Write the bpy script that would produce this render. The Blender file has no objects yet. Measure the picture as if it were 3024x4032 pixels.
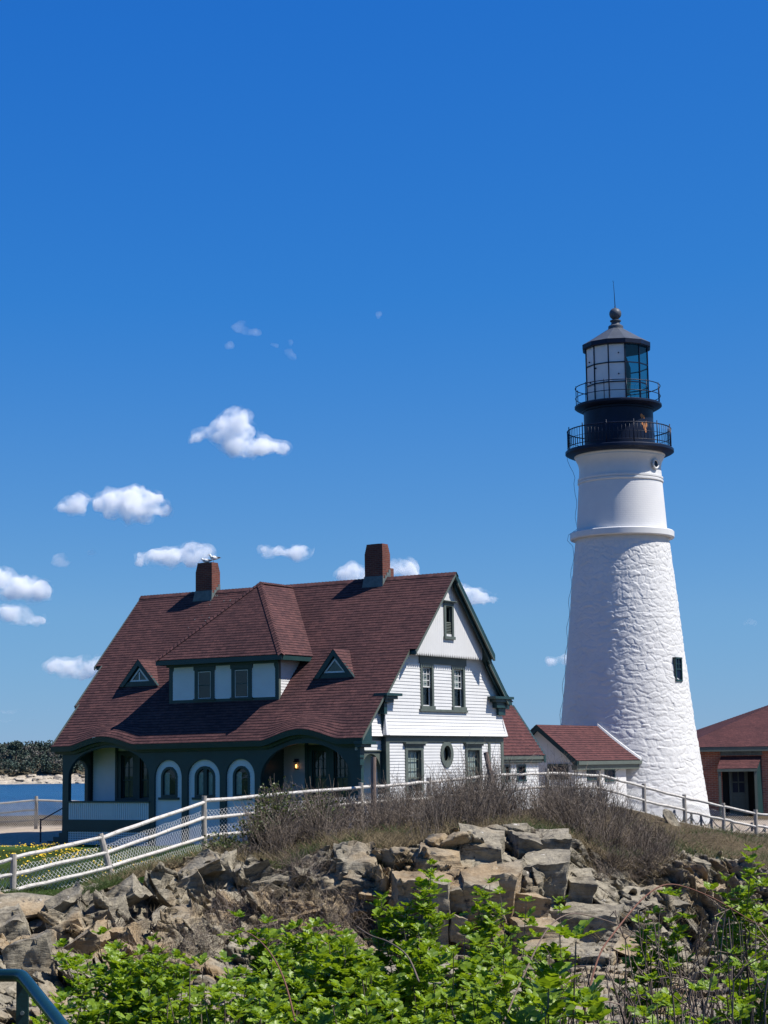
import bpy, bmesh, math, random
import numpy as np
from mathutils import Vector, Matrix

random.seed(7)
RNG = np.random.default_rng(11)
R = math.radians
scene = bpy.context.scene
COL = scene.collection

# ------------------------------------------------------------------ camera model (photo pixels 3024 x 4032)
F, CX, CY, ROLL, HC = 7291., 1512., 2016., 0.0128, 3005.
PITCH = math.atan((HC - CY) / F)

def at(px, py, Y):
    """the point at depth Y (metres ahead of the camera) seen at a pixel of the photograph"""
    dx, dy = px - CX, py - CY
    c, s = math.cos(ROLL), math.sin(ROLL)
    X = dx * c - dy * s
    Z = dx * s + dy * c
    cp, sp = math.cos(PITCH), math.sin(PITCH)
    d = Vector((X, F * cp + Z * sp, F * sp - Z * cp))
    return d * (Y / d.y)

TH = R(32.6)                                  # the house is turned this far
HO = Vector((-0.057, 66., 0.))                # near corner of its gable wall
HG = -2.95                                    # ground level at the house (camera height = 0)

# ------------------------------------------------------------------ mesh helpers
class MB:
    def __init__(self):
        self.v = []; self.f = []; self.uv = None; self.cuts = []
    def cut(self):
        """what follows is a separate piece and becomes an object of its own"""
        self.cuts.append(len(self.f))
    def q(self, *pts):
        n = len(self.v); self.v += [tuple(p) for p in pts]
        self.f.append(tuple(range(n, n + len(pts))))
    def box(self, lo, hi):
        x0, y0, z0 = lo; x1, y1, z1 = hi
        n = len(self.v)
        self.v += [(x0,y0,z0),(x1,y0,z0),(x1,y1,z0),(x0,y1,z0),(x0,y0,z1),(x1,y0,z1),(x1,y1,z1),(x0,y1,z1)]
        for f in ((0,3,2,1),(4,5,6,7),(0,1,5,4),(1,2,6,5),(2,3,7,6),(3,0,4,7)):
            self.f.append(tuple(n + i for i in f))
    def hexa(self, p):
        n = len(self.v); self.v += [tuple(a) for a in p]
        for f in ((0,3,2,1),(4,5,6,7),(0,1,5,4),(1,2,6,5),(2,3,7,6),(3,0,4,7)):
            self.f.append(tuple(n + i for i in f))
    def bar(self, a, b, w, h, up=(0,0,1)):
        """rectangular bar from a to b, w wide (sideways), h high"""
        a, b = Vector(a), Vector(b); t = (b - a).normalized(); u = Vector(up)
        s = t.cross(u)
        if s.length < 1e-4: s = t.cross(Vector((1,0,0)))
        s.normalize(); n = s.cross(t)
        s *= w / 2; n *= h / 2
        self.hexa([a-s-n, a+s-n, b+s-n, b-s-n, a-s+n, a+s+n, b+s+n, b-s+n])
    def tube(self, pts, rad, n=8, cap=True):
        pts = [Vector(p) for p in pts]; k = len(pts)
        rad = [rad] * k if not hasattr(rad, '__len__') else rad
        t0 = (pts[1] - pts[0]).normalized()
        ref = Vector((0,0,1)) if abs(t0.z) < .9 else Vector((1,0,0))
        s = t0.cross(ref).normalized(); base = len(self.v)
        for i, p in enumerate(pts):
            t = (pts[min(i+1,k-1)] - pts[max(i-1,0)]).normalized()
            s = (s - t * s.dot(t)).normalized(); b = t.cross(s)
            for j in range(n):
                a = 2 * math.pi * j / n
                self.v.append(tuple(p + (s * math.cos(a) + b * math.sin(a)) * rad[i]))
        for i in range(k - 1):
            for j in range(n):
                j2 = (j + 1) % n
                self.f.append((base+i*n+j, base+i*n+j2, base+(i+1)*n+j2, base+(i+1)*n+j))
        if cap:
            self.f.append(tuple(base + j for j in reversed(range(n))))
            self.f.append(tuple(base + (k-1)*n + j for j in range(n)))
    def lathe(self, prof, n=32, c=(0,0), a0=0., closed=False):
        base = len(self.v)
        for r, z in prof:
            for j in range(n):
                a = a0 + 2 * math.pi * j / n
                self.v.append((c[0] + r*math.cos(a), c[1] + r*math.sin(a), z))
        for i in range(len(prof) - 1):
            for j in range(n):
                j2 = (j+1) % n
                self.f.append((base+i*n+j, base+i*n+j2, base+(i+1)*n+j2, base+(i+1)*n+j))
        if not closed:
            self.f.append(tuple(base + j for j in reversed(range(n))))
            self.f.append(tuple(base + (len(prof)-1)*n + j for j in range(n)))
    def prism(self, poly, axis, d0, d1):
        """poly of 2-D points extruded along axis 'u' (points are (v,w)) or 'v' (points are (u,w))"""
        P = (lambda p, d: (d, p[0], p[1])) if axis == 'u' else (lambda p, d: (p[0], d, p[1]))
        n = len(self.v); k = len(poly)
        self.v += [P(p, d0) for p in poly] + [P(p, d1) for p in poly]
        self.f.append(tuple(range(n, n+k))); self.f.append(tuple(range(n+2*k-1, n+k-1, -1)))
        for i in range(k):
            j = (i+1) % k
            self.f.append((n+i, n+k+i, n+k+j, n+j))
    def build(self, name, mat, parent=None, smooth=False, bevel=0., off=(0,0,0)):
        if self.cuts:
            first = None; ks = [0] + self.cuts + [len(self.f)]
            for a, b in zip(ks[:-1], ks[1:]):
                if b <= a: continue
                m2 = MB(); ids = sorted({i for f in self.f[a:b] for i in f}); mp = {i: k for k, i in enumerate(ids)}
                m2.v = [self.v[i] for i in ids]; m2.f = [tuple(mp[i] for i in f) for f in self.f[a:b]]
                o = m2.build(name, mat, parent, smooth, bevel, off); first = first or o
            return first
        me = bpy.data.meshes.new(name)
        ox, oy, oz = off
        vs = [(x-ox, y-oy, z-oz) for x, y, z in self.v] if any(off) else self.v
        me.from_pydata(vs, [], self.f)
        if self.uv is not None:
            l = me.uv_layers.new(name='UVMap')
            l.data.foreach_set('uv', np.array(self.uv, 'f').ravel())
        bm = bmesh.new(); bm.from_mesh(me)
        bmesh.ops.recalc_face_normals(bm, faces=bm.faces[:])
        bm.to_mesh(me); bm.free()
        return link(name, me, mat, parent, smooth, bevel)

def link(name, me, mat, parent=None, smooth=False, bevel=0.):
    o = bpy.data.objects.new(name, me); COL.objects.link(o)
    if mat: me.materials.append(mat)
    if smooth: me.polygons.foreach_set('use_smooth', [True] * len(me.polygons))
    if parent: o.parent = parent
    if bevel:
        b = o.modifiers.new('bevel', 'BEVEL'); b.width = bevel; b.segments = 2; b.limit_method = 'ANGLE'
    return o

def npmesh(name, V, Fa, mat, parent=None, smooth=False, uv=None):
    """mesh from numpy arrays; Fa is an (n,3) or (n,4) index array"""
    V = np.asarray(V, 'f').reshape(-1, 3); Fa = np.asarray(Fa, 'i'); k = Fa.shape[1]
    me = bpy.data.meshes.new(name)
    me.vertices.add(len(V)); me.vertices.foreach_set('co', V.ravel())
    me.loops.add(Fa.size); me.loops.foreach_set('vertex_index', Fa.ravel())
    me.polygons.add(len(Fa)); me.polygons.foreach_set('loop_start', np.arange(0, Fa.size, k, dtype='i'))
    if uv is not None:
        l = me.uv_layers.new(name='UVMap'); l.data.foreach_set('uv', np.asarray(uv, 'f')[Fa.ravel()].ravel())
    me.update(calc_edges=True); me.validate()
    return link(name, me, mat, parent, smooth)

def strands(P, rad):
    """three-sided tapering tubes: P (N,K,3), rad (N,K) -> V, F"""
    N, K, _ = P.shape
    T = np.gradient(P, axis=1); T /= np.linalg.norm(T, axis=2, keepdims=True) + 1e-9
    ref = np.array([.31, .83, .46]); S = np.cross(T, ref); S /= np.linalg.norm(S, axis=2, keepdims=True) + 1e-9
    B = np.cross(T, S)
    V = np.stack([P + (S*math.cos(a) + B*math.sin(a)) * rad[..., None] for a in (0, 2.0944, 4.1888)], 2)
    idx = np.arange(N*K*3).reshape(N, K, 3)
    a = idx[:, :-1, :]; b = idx[:, 1:, :]
    Fq = np.stack([a, np.roll(a, -1, 2), np.roll(b, -1, 2), b], -1).reshape(-1, 4)
    return V.reshape(-1, 3), Fq

def grid_faces(n, m):
    i = np.arange(n*m).reshape(n, m)
    return np.stack([i[:-1,:-1], i[1:,:-1], i[1:,1:], i[:-1,1:]], -1).reshape(-1, 4)

def hsh(ix, iy, iz, k=0):
    h = (ix.astype(np.int64)*73856093) ^ (iy.astype(np.int64)*19349663) ^ (iz.astype(np.int64)*83492791) ^ (k*2654435761)
    h = (h ^ (h >> 13)) * 1274126177 & 0x7fffffff
    h = (h ^ (h >> 16)) * 668265263 & 0x7fffffff
    return (h & 0xffffff) / float(0xffffff)

def vnoise(p, k=0):
    i = np.floor(p).astype(np.int64); f = p - i; f = f*f*(3-2*f); out = 0
    for a in (0,1):
        for b in (0,1):
            for c in (0,1):
                w = (f[...,0] if a else 1-f[...,0])*(f[...,1] if b else 1-f[...,1])*(f[...,2] if c else 1-f[...,2])
                out = out + w*hsh(i[...,0]+a, i[...,1]+b, i[...,2]+c, k)
    return out

def fbm(p, o=4, k=0):
    return sum(vnoise(p*2**i, k+i)*.5**i for i in range(o)) / sum(.5**i for i in range(o))

def cells(p, k=0, jit=.9):
    """jittered-grid Voronoi in 3-D: nearest distance, second, id values (3) and offset to the nearest seed"""
    i = np.floor(p).astype(np.int64); sh = p.shape[:-1]
    d1 = np.full(sh, 9.); d2 = np.full(sh, 9.); rid = np.zeros(sh+(3,)); off = np.zeros(p.shape)
    for a in (-1,0,1):
        for b in (-1,0,1):
            for c in (-1,0,1):
                x, y, z = i[...,0]+a, i[...,1]+b, i[...,2]+c
                s = np.stack([x+.5+jit*(hsh(x,y,z,k+1)-.5), y+.5+jit*(hsh(x,y,z,k+2)-.5), z+.5+jit*(hsh(x,y,z,k+3)-.5)], -1)
                o = p - s; d = np.sqrt((o**2).sum(-1))
                m = d < d1
                d2 = np.where(m, d1, np.minimum(d2, d))
                r = np.stack([hsh(x,y,z,k+4), hsh(x,y,z,k+5), hsh(x,y,z,k+6)], -1)
                rid = np.where(m[...,None], r, rid); off = np.where(m[...,None], o, off)
                d1 = np.where(m, d, d1)
    return d1, d2, rid, off

def tag(o, label=None, cat=None, group=None, kind=None):
    if label: o['label'] = label
    if cat: o['category'] = cat
    if group: o['group'] = group
    if kind: o['kind'] = kind
    return o

def empty(name, loc, rz=0.):
    o = bpy.data.objects.new(name, None); COL.objects.link(o)
    o.location = loc; o.rotation_euler = (0, 0, rz); o.empty_display_size = .3
    return o

# ------------------------------------------------------------------ materials
def nodes(name):
    m = bpy.data.materials.new(name); m.use_nodes = True
    nt = m.node_tree; b = nt.nodes['Principled BSDF']
    return m, nt, b

def N(nt, t, **kw):
    n = nt.nodes.new(t)
    for k, v in kw.items():
        if k in n.inputs: n.inputs[k].default_value = v
        else: setattr(n, k, v)
    return n

def ramp(nt, fac, stops, interp='LINEAR'):
    r = nt.nodes.new('ShaderNodeValToRGB'); e = r.color_ramp.elements; r.color_ramp.interpolation = interp
    while len(e) < len(stops): e.new(.5)
    for x, (p, c) in zip(e, stops):
        x.position = p; x.color = (*c, 1) if len(c) == 3 else c
    nt.links.new(fac, r.inputs['Fac']); return r

def coord(nt, kind='Object', scale=(1,1,1), rot=(0,0,0)):
    t = nt.nodes.new('ShaderNodeTexCoord'); m = nt.nodes.new('ShaderNodeMapping')
    m.inputs['Scale'].default_value = scale; m.inputs['Rotation'].default_value = rot
    nt.links.new(t.outputs[kind], m.inputs['Vector']); return m.outputs['Vector']

def noise(nt, vec, scale, detail=4., rough=.6):
    n = N(nt, 'ShaderNodeTexNoise', Scale=scale, Detail=detail, Roughness=rough)
    nt.links.new(vec, n.inputs['Vector']); return n

def mixc(nt, fac, a, b, mode='MIX'):
    m = nt.nodes.new('ShaderNodeMix'); m.data_type = 'RGBA'; m.blend_type = mode
    for sock, val in ((m.inputs['Factor'], fac), (m.inputs['A'], a), (m.inputs['B'], b)):
        pass
    fi = [s for s in m.inputs if s.name == 'Factor' and s.type == 'VALUE'][0]
    ai = [s for s in m.inputs if s.name == 'A' and s.type == 'RGBA'][0]
    bi = [s for s in m.inputs if s.name == 'B' and s.type == 'RGBA'][0]
    for sock, val in ((fi, fac), (ai, a), (bi, b)):
        if hasattr(val, 'is_output'): nt.links.new(val, sock)
        elif isinstance(val, (tuple, list)): sock.default_value = (*val, 1) if len(val) == 3 else val
        else: sock.default_value = val
    return [s for s in m.outputs if s.type == 'RGBA'][0]

def bump(nt, b, h, dist, strength=1.):
    n = N(nt, 'ShaderNodeBump', Strength=strength, Distance=dist)
    nt.links.new(h, n.inputs['Height']); nt.links.new(n.outputs['Normal'], b.inputs['Normal']); return n

def paint(name, c, rough=.5, var=.12, scale=3., bscale=40., bd=.002, stretch=(1,1,1), spec=.4, dirt=None):
    m, nt, b = nodes(name)
    v = coord(nt, 'Object', stretch)
    n = noise(nt, v, scale, 6., .65)
    lo = tuple(x*(1-var) for x in c); hi = tuple(min(1, x*(1+var)) for x in c)
    r = ramp(nt, n.outputs['Fac'], [(.3, lo), (.7, hi)])
    col = r.outputs['Color']
    if dirt:
        n3 = noise(nt, v, scale*2.7, 8., .7)
        r3 = ramp(nt, n3.outputs['Fac'], [(dirt[1], (0,0,0)), (dirt[1]+.08, (1,1,1))])
        col = mixc(nt, r3.outputs['Color'], col, dirt[0])
    nt.links.new(col, b.inputs['Base Color'])
    b.inputs['Roughness'].default_value = rough; b.inputs['Specular IOR Level'].default_value = spec
    if bd:
        n2 = noise(nt, v, bscale, 4., .6); bump(nt, b, n2.outputs['Fac'], bd)
    return m

def brick(name, c1, c2, mortar, sx, sy, msize=.012, plane='UV', bd=.006, rough=.85, bias=0., offs=.5):
    m, nt, b = nodes(name)
    tc = nt.nodes.new('ShaderNodeTexCoord')
    br = N(nt, 'ShaderNodeTexBrick'); br.offset = offs
    br.inputs['Color1'].default_value = (*c1,1); br.inputs['Color2'].default_value = (*c2,1); br.inputs['Mortar'].default_value = (*mortar,1)
    br.inputs['Scale'].default_value = 1.; br.inputs['Brick Width'].default_value = sx; br.inputs['Row Height'].default_value = sy
    br.inputs['Mortar Size'].default_value = msize; br.inputs['Mortar Smooth'].default_value = .2; br.inputs['Bias'].default_value = bias
    if plane == 'UV': nt.links.new(tc.outputs['UV'], br.inputs['Vector'])
    else:                                    # vertical walls: run along x+y, rows along z
        s = nt.nodes.new('ShaderNodeSeparateXYZ'); nt.links.new(tc.outputs['Object'], s.inputs[0])
        ad = N(nt, 'ShaderNodeMath', operation='ADD'); nt.links.new(s.outputs[0], ad.inputs[0]); nt.links.new(s.outputs[1], ad.inputs[1])
        cb = nt.nodes.new('ShaderNodeCombineXYZ'); nt.links.new(ad.outputs[0], cb.inputs[0]); nt.links.new(s.outputs[2], cb.inputs[1])
        nt.links.new(cb.outputs[0], br.inputs['Vector'])
    n = noise(nt, tc.outputs['Object'], 2.2, 6., .65)
    r = ramp(nt, n.outputs['Fac'], [(.25, (.72,.72,.74)), (.75, (1.2,1.18,1.15))])
    col = mixc(nt, 1., br.outputs['Color'], r.outputs['Color'], 'MULTIPLY')
    nt.links.new(col, b.inputs['Base Color']); b.inputs['Roughness'].default_value = rough
    b.inputs['Specular IOR Level'].default_value = .25
    inv = N(nt, 'ShaderNodeMath', operation='SUBTRACT'); inv.inputs[0].default_value = 1.; nt.links.new(br.outputs['Fac'], inv.inputs[1])
    n2 = noise(nt, tc.outputs['Object'], 60., 3., .6)
    ad2 = N(nt, 'ShaderNodeMath', operation='MULTIPLY_ADD'); nt.links.new(n2.outputs['Fac'], ad2.inputs[0]); ad2.inputs[1].default_value = .4
    nt.links.new(inv.outputs[0], ad2.inputs[2])
    bump(nt, b, ad2.outputs[0], bd)
    return m

def glass_mat(name, tint=(.9,.95,1), refl=1.):
    m = bpy.data.materials.new(name); m.use_nodes = True; nt = m.node_tree; nt.nodes.clear()
    o = nt.nodes.new('ShaderNodeOutputMaterial'); mx = nt.nodes.new('ShaderNodeMixShader')
    lw = N(nt, 'ShaderNodeLayerWeight', Blend=.5); pw = N(nt, 'ShaderNodeMath', operation='POWER'); pw.inputs[1].default_value = 5.; nt.links.new(lw.outputs['Facing'], pw.inputs[0])
    fr = N(nt, 'ShaderNodeMath', operation='MULTIPLY_ADD'); fr.inputs[1].default_value = .95; fr.inputs[2].default_value = .05; nt.links.new(pw.outputs[0], fr.inputs[0])
    gl = N(nt, 'ShaderNodeBsdfGlossy', Roughness=.03); tr = nt.nodes.new('ShaderNodeBsdfTransparent')
    tr.inputs['Color'].default_value = (*tint, 1)
    tc = nt.nodes.new('ShaderNodeTexCoord'); n = noise(nt, tc.outputs['Object'], 2.5, 2., .5)
    bp = N(nt, 'ShaderNodeBump', Strength=.15, Distance=.01); nt.links.new(n.outputs['Fac'], bp.inputs['Height']); nt.links.new(bp.outputs['Normal'], gl.inputs['Normal'])
    mu = N(nt, 'ShaderNodeMath', operation='MULTIPLY'); mu.inputs[1].default_value = refl; mu.use_clamp = True
    nt.links.new(fr.outputs[0], mu.inputs[0]); nt.links.new(mu.outputs[0], mx.inputs[0])
    nt.links.new(tr.outputs[0], mx.inputs[1]); nt.links.new(gl.outputs[0], mx.inputs[2]); nt.links.new(mx.outputs[0], o.inputs['Surface'])
    return m

M = {}
M['white'] = paint('white_paint', (.60,.60,.595), .45, .05, 1.7, 60., .0012, dirt=((.62,.60,.56), .68))
M['white_panel'] = paint('white_panel_paint', (.64,.64,.655), .4, .05, 2.)
M['tower'] = paint('tower_whitewash', (.58,.58,.575), .6, .05, .9, 9., .022, dirt=((.60,.59,.57), .64))
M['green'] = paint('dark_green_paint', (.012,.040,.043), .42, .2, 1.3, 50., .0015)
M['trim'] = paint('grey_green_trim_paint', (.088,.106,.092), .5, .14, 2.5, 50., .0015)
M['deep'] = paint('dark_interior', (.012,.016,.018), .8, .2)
M['curtain'] = paint('curtain_cloth', (.11,.105,.09), .9, .3, 9., 0, 0, (6,6,.3))
M['lace'] = paint('pale_curtain', (.38,.39,.38), .9, .45, 12., 0, 0, (4,4,.5))
M['black'] = paint('black_iron', (.004,.010,.030), .45, .3, 2., 30., .002, spec=.22)
M['slate'] = paint('grey_lantern_roof_metal', (.066,.078,.100), .5, .15, 3., spec=.25)
M['lead'] = paint('grey_lead_flashing', (.10,.125,.125), .6, .3, 6.)
M['copper'] = paint('rusty_patch', (.42,.17,.06), .8, .3, 7.)
M['gull_white'] = paint('gull_white_feathers', (.8,.8,.78), .8, .04)
M['gull_grey'] = paint('gull_grey_feathers', (.17,.18,.20), .8, .12)
M['gull_black'] = paint('gull_black_feathers', (.02,.02,.022), .8, .1)
M['beak'] = paint('gull_beak', (.6,.33,.04), .5, .1)
M['glass'] = glass_mat('window_glass', (.82,.9,.88), 1.)
M['lantern_glass'] = glass_mat('lantern_glass', (.35,.62,.62), 1.)
M['brick'] = brick('red_brick', (.17,.052,.035), (.115,.036,.028), (.16,.10,.085), .23, .075, .010, 'W', .008)
M['brick_far'] = brick('brick_wall', (.46,.155,.095), (.34,.115,.075), (.50,.34,.26), .30, .095, .012, 'W', .01)
# ------------------------------------------------------------------ shingles
def shingle(name, c1, c2, row=.142, wid=.30):
    m, nt, b = nodes(name)
    tc = nt.nodes.new('ShaderNodeTexCoord')
    nz = noise(nt, tc.outputs['UV'], 3., 2., .5)
    uvn = mixc(nt, .012, tc.outputs['UV'], nz.outputs['Color'])
    br = N(nt, 'ShaderNodeTexBrick'); br.offset = .37; br.squash = .8; br.squash_frequency = 3
    br.inputs['Color1'].default_value = (*c1,1); br.inputs['Color2'].default_value = (*c2,1)
    br.inputs['Mortar'].default_value = (c1[0]*.55, c1[1]*.55, c1[2]*.6, 1)
    br.inputs['Scale'].default_value = 1; br.inputs['Brick Width'].default_value = wid; br.inputs['Row Height'].default_value = row
    br.inputs['Mortar Size'].default_value = .006; br.inputs['Bias'].default_value = .0
    nt.links.new(uvn, br.inputs['Vector'])
    # printed dark band of a laminated shingle: a broken strip low on each course
    s = nt.nodes.new('ShaderNodeSeparateXYZ'); nt.links.new(tc.outputs['UV'], s.inputs[0])
    dv = N(nt, 'ShaderNodeMath', operation='DIVIDE'); nt.links.new(s.outputs[1], dv.inputs[0]); dv.inputs[1].default_value = row
    fr = N(nt, 'ShaderNodeMath', operation='FRACT'); nt.links.new(dv.outputs[0], fr.inputs[0])
    vm = N(nt, 'ShaderNodeMapping'); vm.inputs['Scale'].default_value = (3.1, 1/row, 1); nt.links.new(tc.outputs['UV'], vm.inputs['Vector'])
    wn = N(nt, 'ShaderNodeTexNoise', Scale=1., Detail=1.); nt.links.new(vm.outputs[0], wn.inputs['Vector'])
    th = N(nt, 'ShaderNodeMath', operation='MULTIPLY_ADD'); nt.links.new(wn.outputs['Fac'], th.inputs[0]); th.inputs[1].default_value = .85; th.inputs[2].default_value = -.22
    lt = N(nt, 'ShaderNodeMath', operation='LESS_THAN'); nt.links.new(fr.outputs[0], lt.inputs[0]); nt.links.new(th.outputs[0], lt.inputs[1])
    lm = N(nt, 'ShaderNodeMath', operation='MULTIPLY'); nt.links.new(lt.outputs[0], lm.inputs[0]); lm.inputs[1].default_value = .80
    col = mixc(nt, lm.outputs[0], br.outputs['Color'], (c2[0]*.33, c2[1]*.36, c2[2]*.45))
    n = noise(nt, tc.outputs['Object'], .55, 7., .7)
    r = ramp(nt, n.outputs['Fac'], [(.3, (.74,.75,.78)), (.7, (1.2,1.17,1.13))])
    col = mixc(nt, 1., col, r.outputs['Color'], 'MULTIPLY')
    n3 = noise(nt, tc.outputs['Object'], 9., 3., .6)
    r3 = ramp(nt, n3.outputs['Fac'], [(.3, (.75,.75,.78)), (.7, (1.2,1.2,1.2))])
    col = mixc(nt, 1., col, r3.outputs['Color'], 'MULTIPLY')
    nt.links.new(col, b.inputs['Base Color']); b.inputs['Roughness'].default_value = .9; b.inputs['Specular IOR Level'].default_value = .2
    n2 = noise(nt, tc.outputs['Object'], 120., 2., .6); bump(nt, b, n2.outputs['Fac'], .006)
    return m
M['shingle'] = shingle('maroon_shingles', (.108,.050,.048), (.066,.032,.034))
M['shingle2'] = shingle('maroon_shingles_wing', (.108,.043,.042), (.080,.033,.034), .15, .32)

def course_face(mb, BL, BR, TR, TL, row=.142, lift=.010, s0=0.):
    """a roof plane laid in overlapping courses; uv = metres along the eave, metres up the slope"""
    BL, BR, TR, TL = map(Vector, (BL, BR, TR, TL))
    e = (BR - BL).normalized(); nrm = e.cross((TL + TR - BL - BR)).normalized()
    if nrm.z < 0: nrm = -nrm
    up = nrm.cross(e); 
    if up.z < 0: up = -up
    L = max((TL-BL).dot(up), (TR-BR).dot(up)); k = max(1, round(L/row)); org = BL
    if mb.uv is None: mb.uv = []
    def uv(p): return ((p-org).dot(e)+s0, (p-org).dot(up))
    for i in range(k):
        t0, t1 = i/k, min(1., (i+1)/k)
        a, b_, c, d = BL.lerp(TL,t0), BR.lerp(TR,t0), BR.lerp(TR,t1), BL.lerp(TL,t1)
        a2, b2 = a+nrm*lift, b_+nrm*lift
        mb.q(a2, b2, c, d); mb.uv += [uv(a), uv(b_), uv(c), uv(d)]
        mb.q(a, b_, b2, a2); mb.uv += [uv(a), uv(b_), uv(b_), uv(a)]

# ------------------------------------------------------------------ keeper's house, local axes u (along ridge), v (into depth), w (height)
house = empty('keepers_house', (HO.x, HO.y, HG), -TH)
tag(house, "white clapboard keeper's house with maroon shingle roof and dark green porch arches", 'house')
HB = (0, 0, HG)
def hb(mb, name, mat, parent=house, **k): return mb.build(name, M[mat] if isinstance(mat, str) else mat, parent, off=HB, **k)

def eave0(u): return .79 + .09*(u+14.2)/14.4
def bell(x): return 0. if abs(x) >= 1 else math.cos(x*math.pi/2)**1.35
def wave(u): return .33*bell((u+11.62)/1.62) + .37*bell((u+2.45)/1.66)
VE, VR, WR = -1.85, 4.1, 7.05
def roof_w(v, u=-7.): return eave0(u) + (WR-eave0(u))*(v-VE)/(VR-VE)

def front_slope(mb, zoff=0., row=.142, lift=.010):
    L = 8.56; k = 60; us = np.linspace(0, 1, 170); mb.uv = []
    def ends(w): return (-14.68, .62) if w > 4.02 else ((-14.34, .33) if w > 2.42 else (-14.17, .24))
    def P(u, t, l):
        e = eave0(u); f = 1 - min(1, t*L/1.5); f = f*f*(3-2*f)
        return (u, VE + (VR-VE)*t - l*.72, e + (WR-e)*t + wave(u)*f + l*.70 + zoff)
    for i in range(k):
        t0, t1 = i/k, (i+1)/k
        u0, u1 = ends(eave0(-7)+(WR-eave0(-7))*(t0+.5/k))
        for j in range(len(us)-1):
            a, b_ = u0+(u1-u0)*us[j], u0+(u1-u0)*us[j+1]
            uv = [(a, t0*L), (b_, t0*L), (b_, t1*L), (a, t1*L)]
            mb.q(P(a,t0,lift), P(b_,t0,lift), P(b_,t1,0), P(a,t1,0)); mb.uv += uv
            mb.q(P(a,t0,0), P(b_,t0,0), P(b_,t0,lift), P(a,t0,lift)); mb.uv += [uv[0],uv[1],uv[1],uv[0]]

mb = MB(); front_slope(mb)
bk = lambda v: WR-(v-VR)*1.0336
course_face(mb, (.62,6.95,bk(6.95)), (-14.68,6.95,bk(6.95)), (-14.68,VR,WR), (.62,VR,WR))
course_face(mb, (.33,8.62,bk(8.62)), (-14.34,8.62,bk(8.62)), (-14.34,6.95,bk(6.95)), (.33,6.95,bk(6.95)))
roof = hb(mb, 'roof', 'shingle')
# ridge cap
mb = MB(); mb.uv = []
for i in range(90):
    a = -14.7 + i*.1705; b_ = a + .1705
    for s in (-1, 1):
        mb.q((a,VR+s*.16,WR-.13),(b_,VR+s*.16,WR-.145),(b_,VR,WR+.022),(a,VR,WR+.04)); mb.uv += [(a,0),(b_,0),(b_,.14),(a,.14)]
hb(mb, 'ridge_cap', 'shingle', roof)
# underside boards of the roof, so the overhangs are solid
mb = MB()
def slope_slab(mb, u0, u1, v0, v1, side, th=.11, gap=.075):
    f = (lambda v: eave0(-7)+(WR-eave0(-7))*(v-VE)/(VR-VE)) if side < 0 else (lambda v: WR-(v-VR)*1.0336)
    p = [(u0,v0,f(v0)-gap-th),(u1,v0,f(v0)-gap-th),(u1,v1,f(v1)-gap-th),(u0,v1,f(v1)-gap-th)]
    mb.hexa(p + [(x,y,z+th) for x,y,z in p])
def v_of(w): return VE + (w-eave0(-7))*(VR-VE)/(WR-eave0(-7))
slope_slab(mb, -14.6, .56, v_of(4.05), VR, -1); slope_slab(mb, -14.28, .27, v_of(2.45), v_of(4.05), -1)
slope_slab(mb, -14.1, .2, -.2, v_of(2.45), -1)
slope_slab(mb, -14.6, .56, VR, 6.95, 1); slope_slab(mb, -14.3, .27, 6.95, 8.55, 1)
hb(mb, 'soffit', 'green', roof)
# barge boards on both gable ends
mb = MB()
def rake(mb, u, v0, v1, side, drop=.24, th=.06):
    f = (lambda v: eave0(-7)+(WR-eave0(-7))*(v-VE)/(VR-VE)) if side < 0 else (lambda v: WR-(v-VR)*1.0336)
    a, b_ = (v0, f(v0)+.005), (v1, f(v1)+.005)
    mb.prism([a, b_, (b_[0], b_[1]-drop), (a[0], a[1]-drop)], 'u', u-th, u)
for u, s in ((.615, 0), (-14.62, 0)):
    rake(mb, u, v_of(4.0), VR, -1, .14); mb.cut()
for u in (.32, -14.26):
    rake(mb, u, v_of(2.4), v_of(4.03), -1, .12); mb.cut()
for u in (.235, -14.1): rake(mb, u, VE+.05, v_of(2.45), -1, .12); mb.cut()
hb(mb, 'barge_board', 'trim')
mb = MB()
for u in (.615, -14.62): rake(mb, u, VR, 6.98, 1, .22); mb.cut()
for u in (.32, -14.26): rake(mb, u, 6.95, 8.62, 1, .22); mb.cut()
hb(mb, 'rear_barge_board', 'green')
mb = MB()
for (u, v0, v1) in ((.622, VR+.12, 6.9), (.327, 7.05, 8.5)):
    f = lambda v: WR-(v-VR)*1.0336
    mb.prism([(v0,f(v0)-.23),(v1,f(v1)-.23),(v1,f(v1)-.30),(v0,f(v0)-.30)], 'u', u-.07, u); mb.cut()
hb(mb, 'barge_moulding', 'trim')
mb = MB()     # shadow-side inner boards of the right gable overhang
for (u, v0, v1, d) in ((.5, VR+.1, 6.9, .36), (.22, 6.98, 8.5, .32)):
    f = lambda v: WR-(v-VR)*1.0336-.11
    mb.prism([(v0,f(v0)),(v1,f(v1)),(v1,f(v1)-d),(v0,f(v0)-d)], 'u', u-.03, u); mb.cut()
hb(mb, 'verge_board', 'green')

# ------------------------------------------------------------------ planes, clapboards and windows
def pp(pl, s, w, d):
    return (pl[1]+d, s, w) if pl[0] == 'u' else (s, pl[1]-d, w)
def pbox(mb, pl, s0, s1, w0, w1, d0, d1):
    a, b_ = pp(pl, s0, w0, d0), pp(pl, s1, w1, d1)
    mb.box([min(x,y) for x,y in zip(a,b_)], [max(x,y) for x,y in zip(a,b_)])

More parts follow.
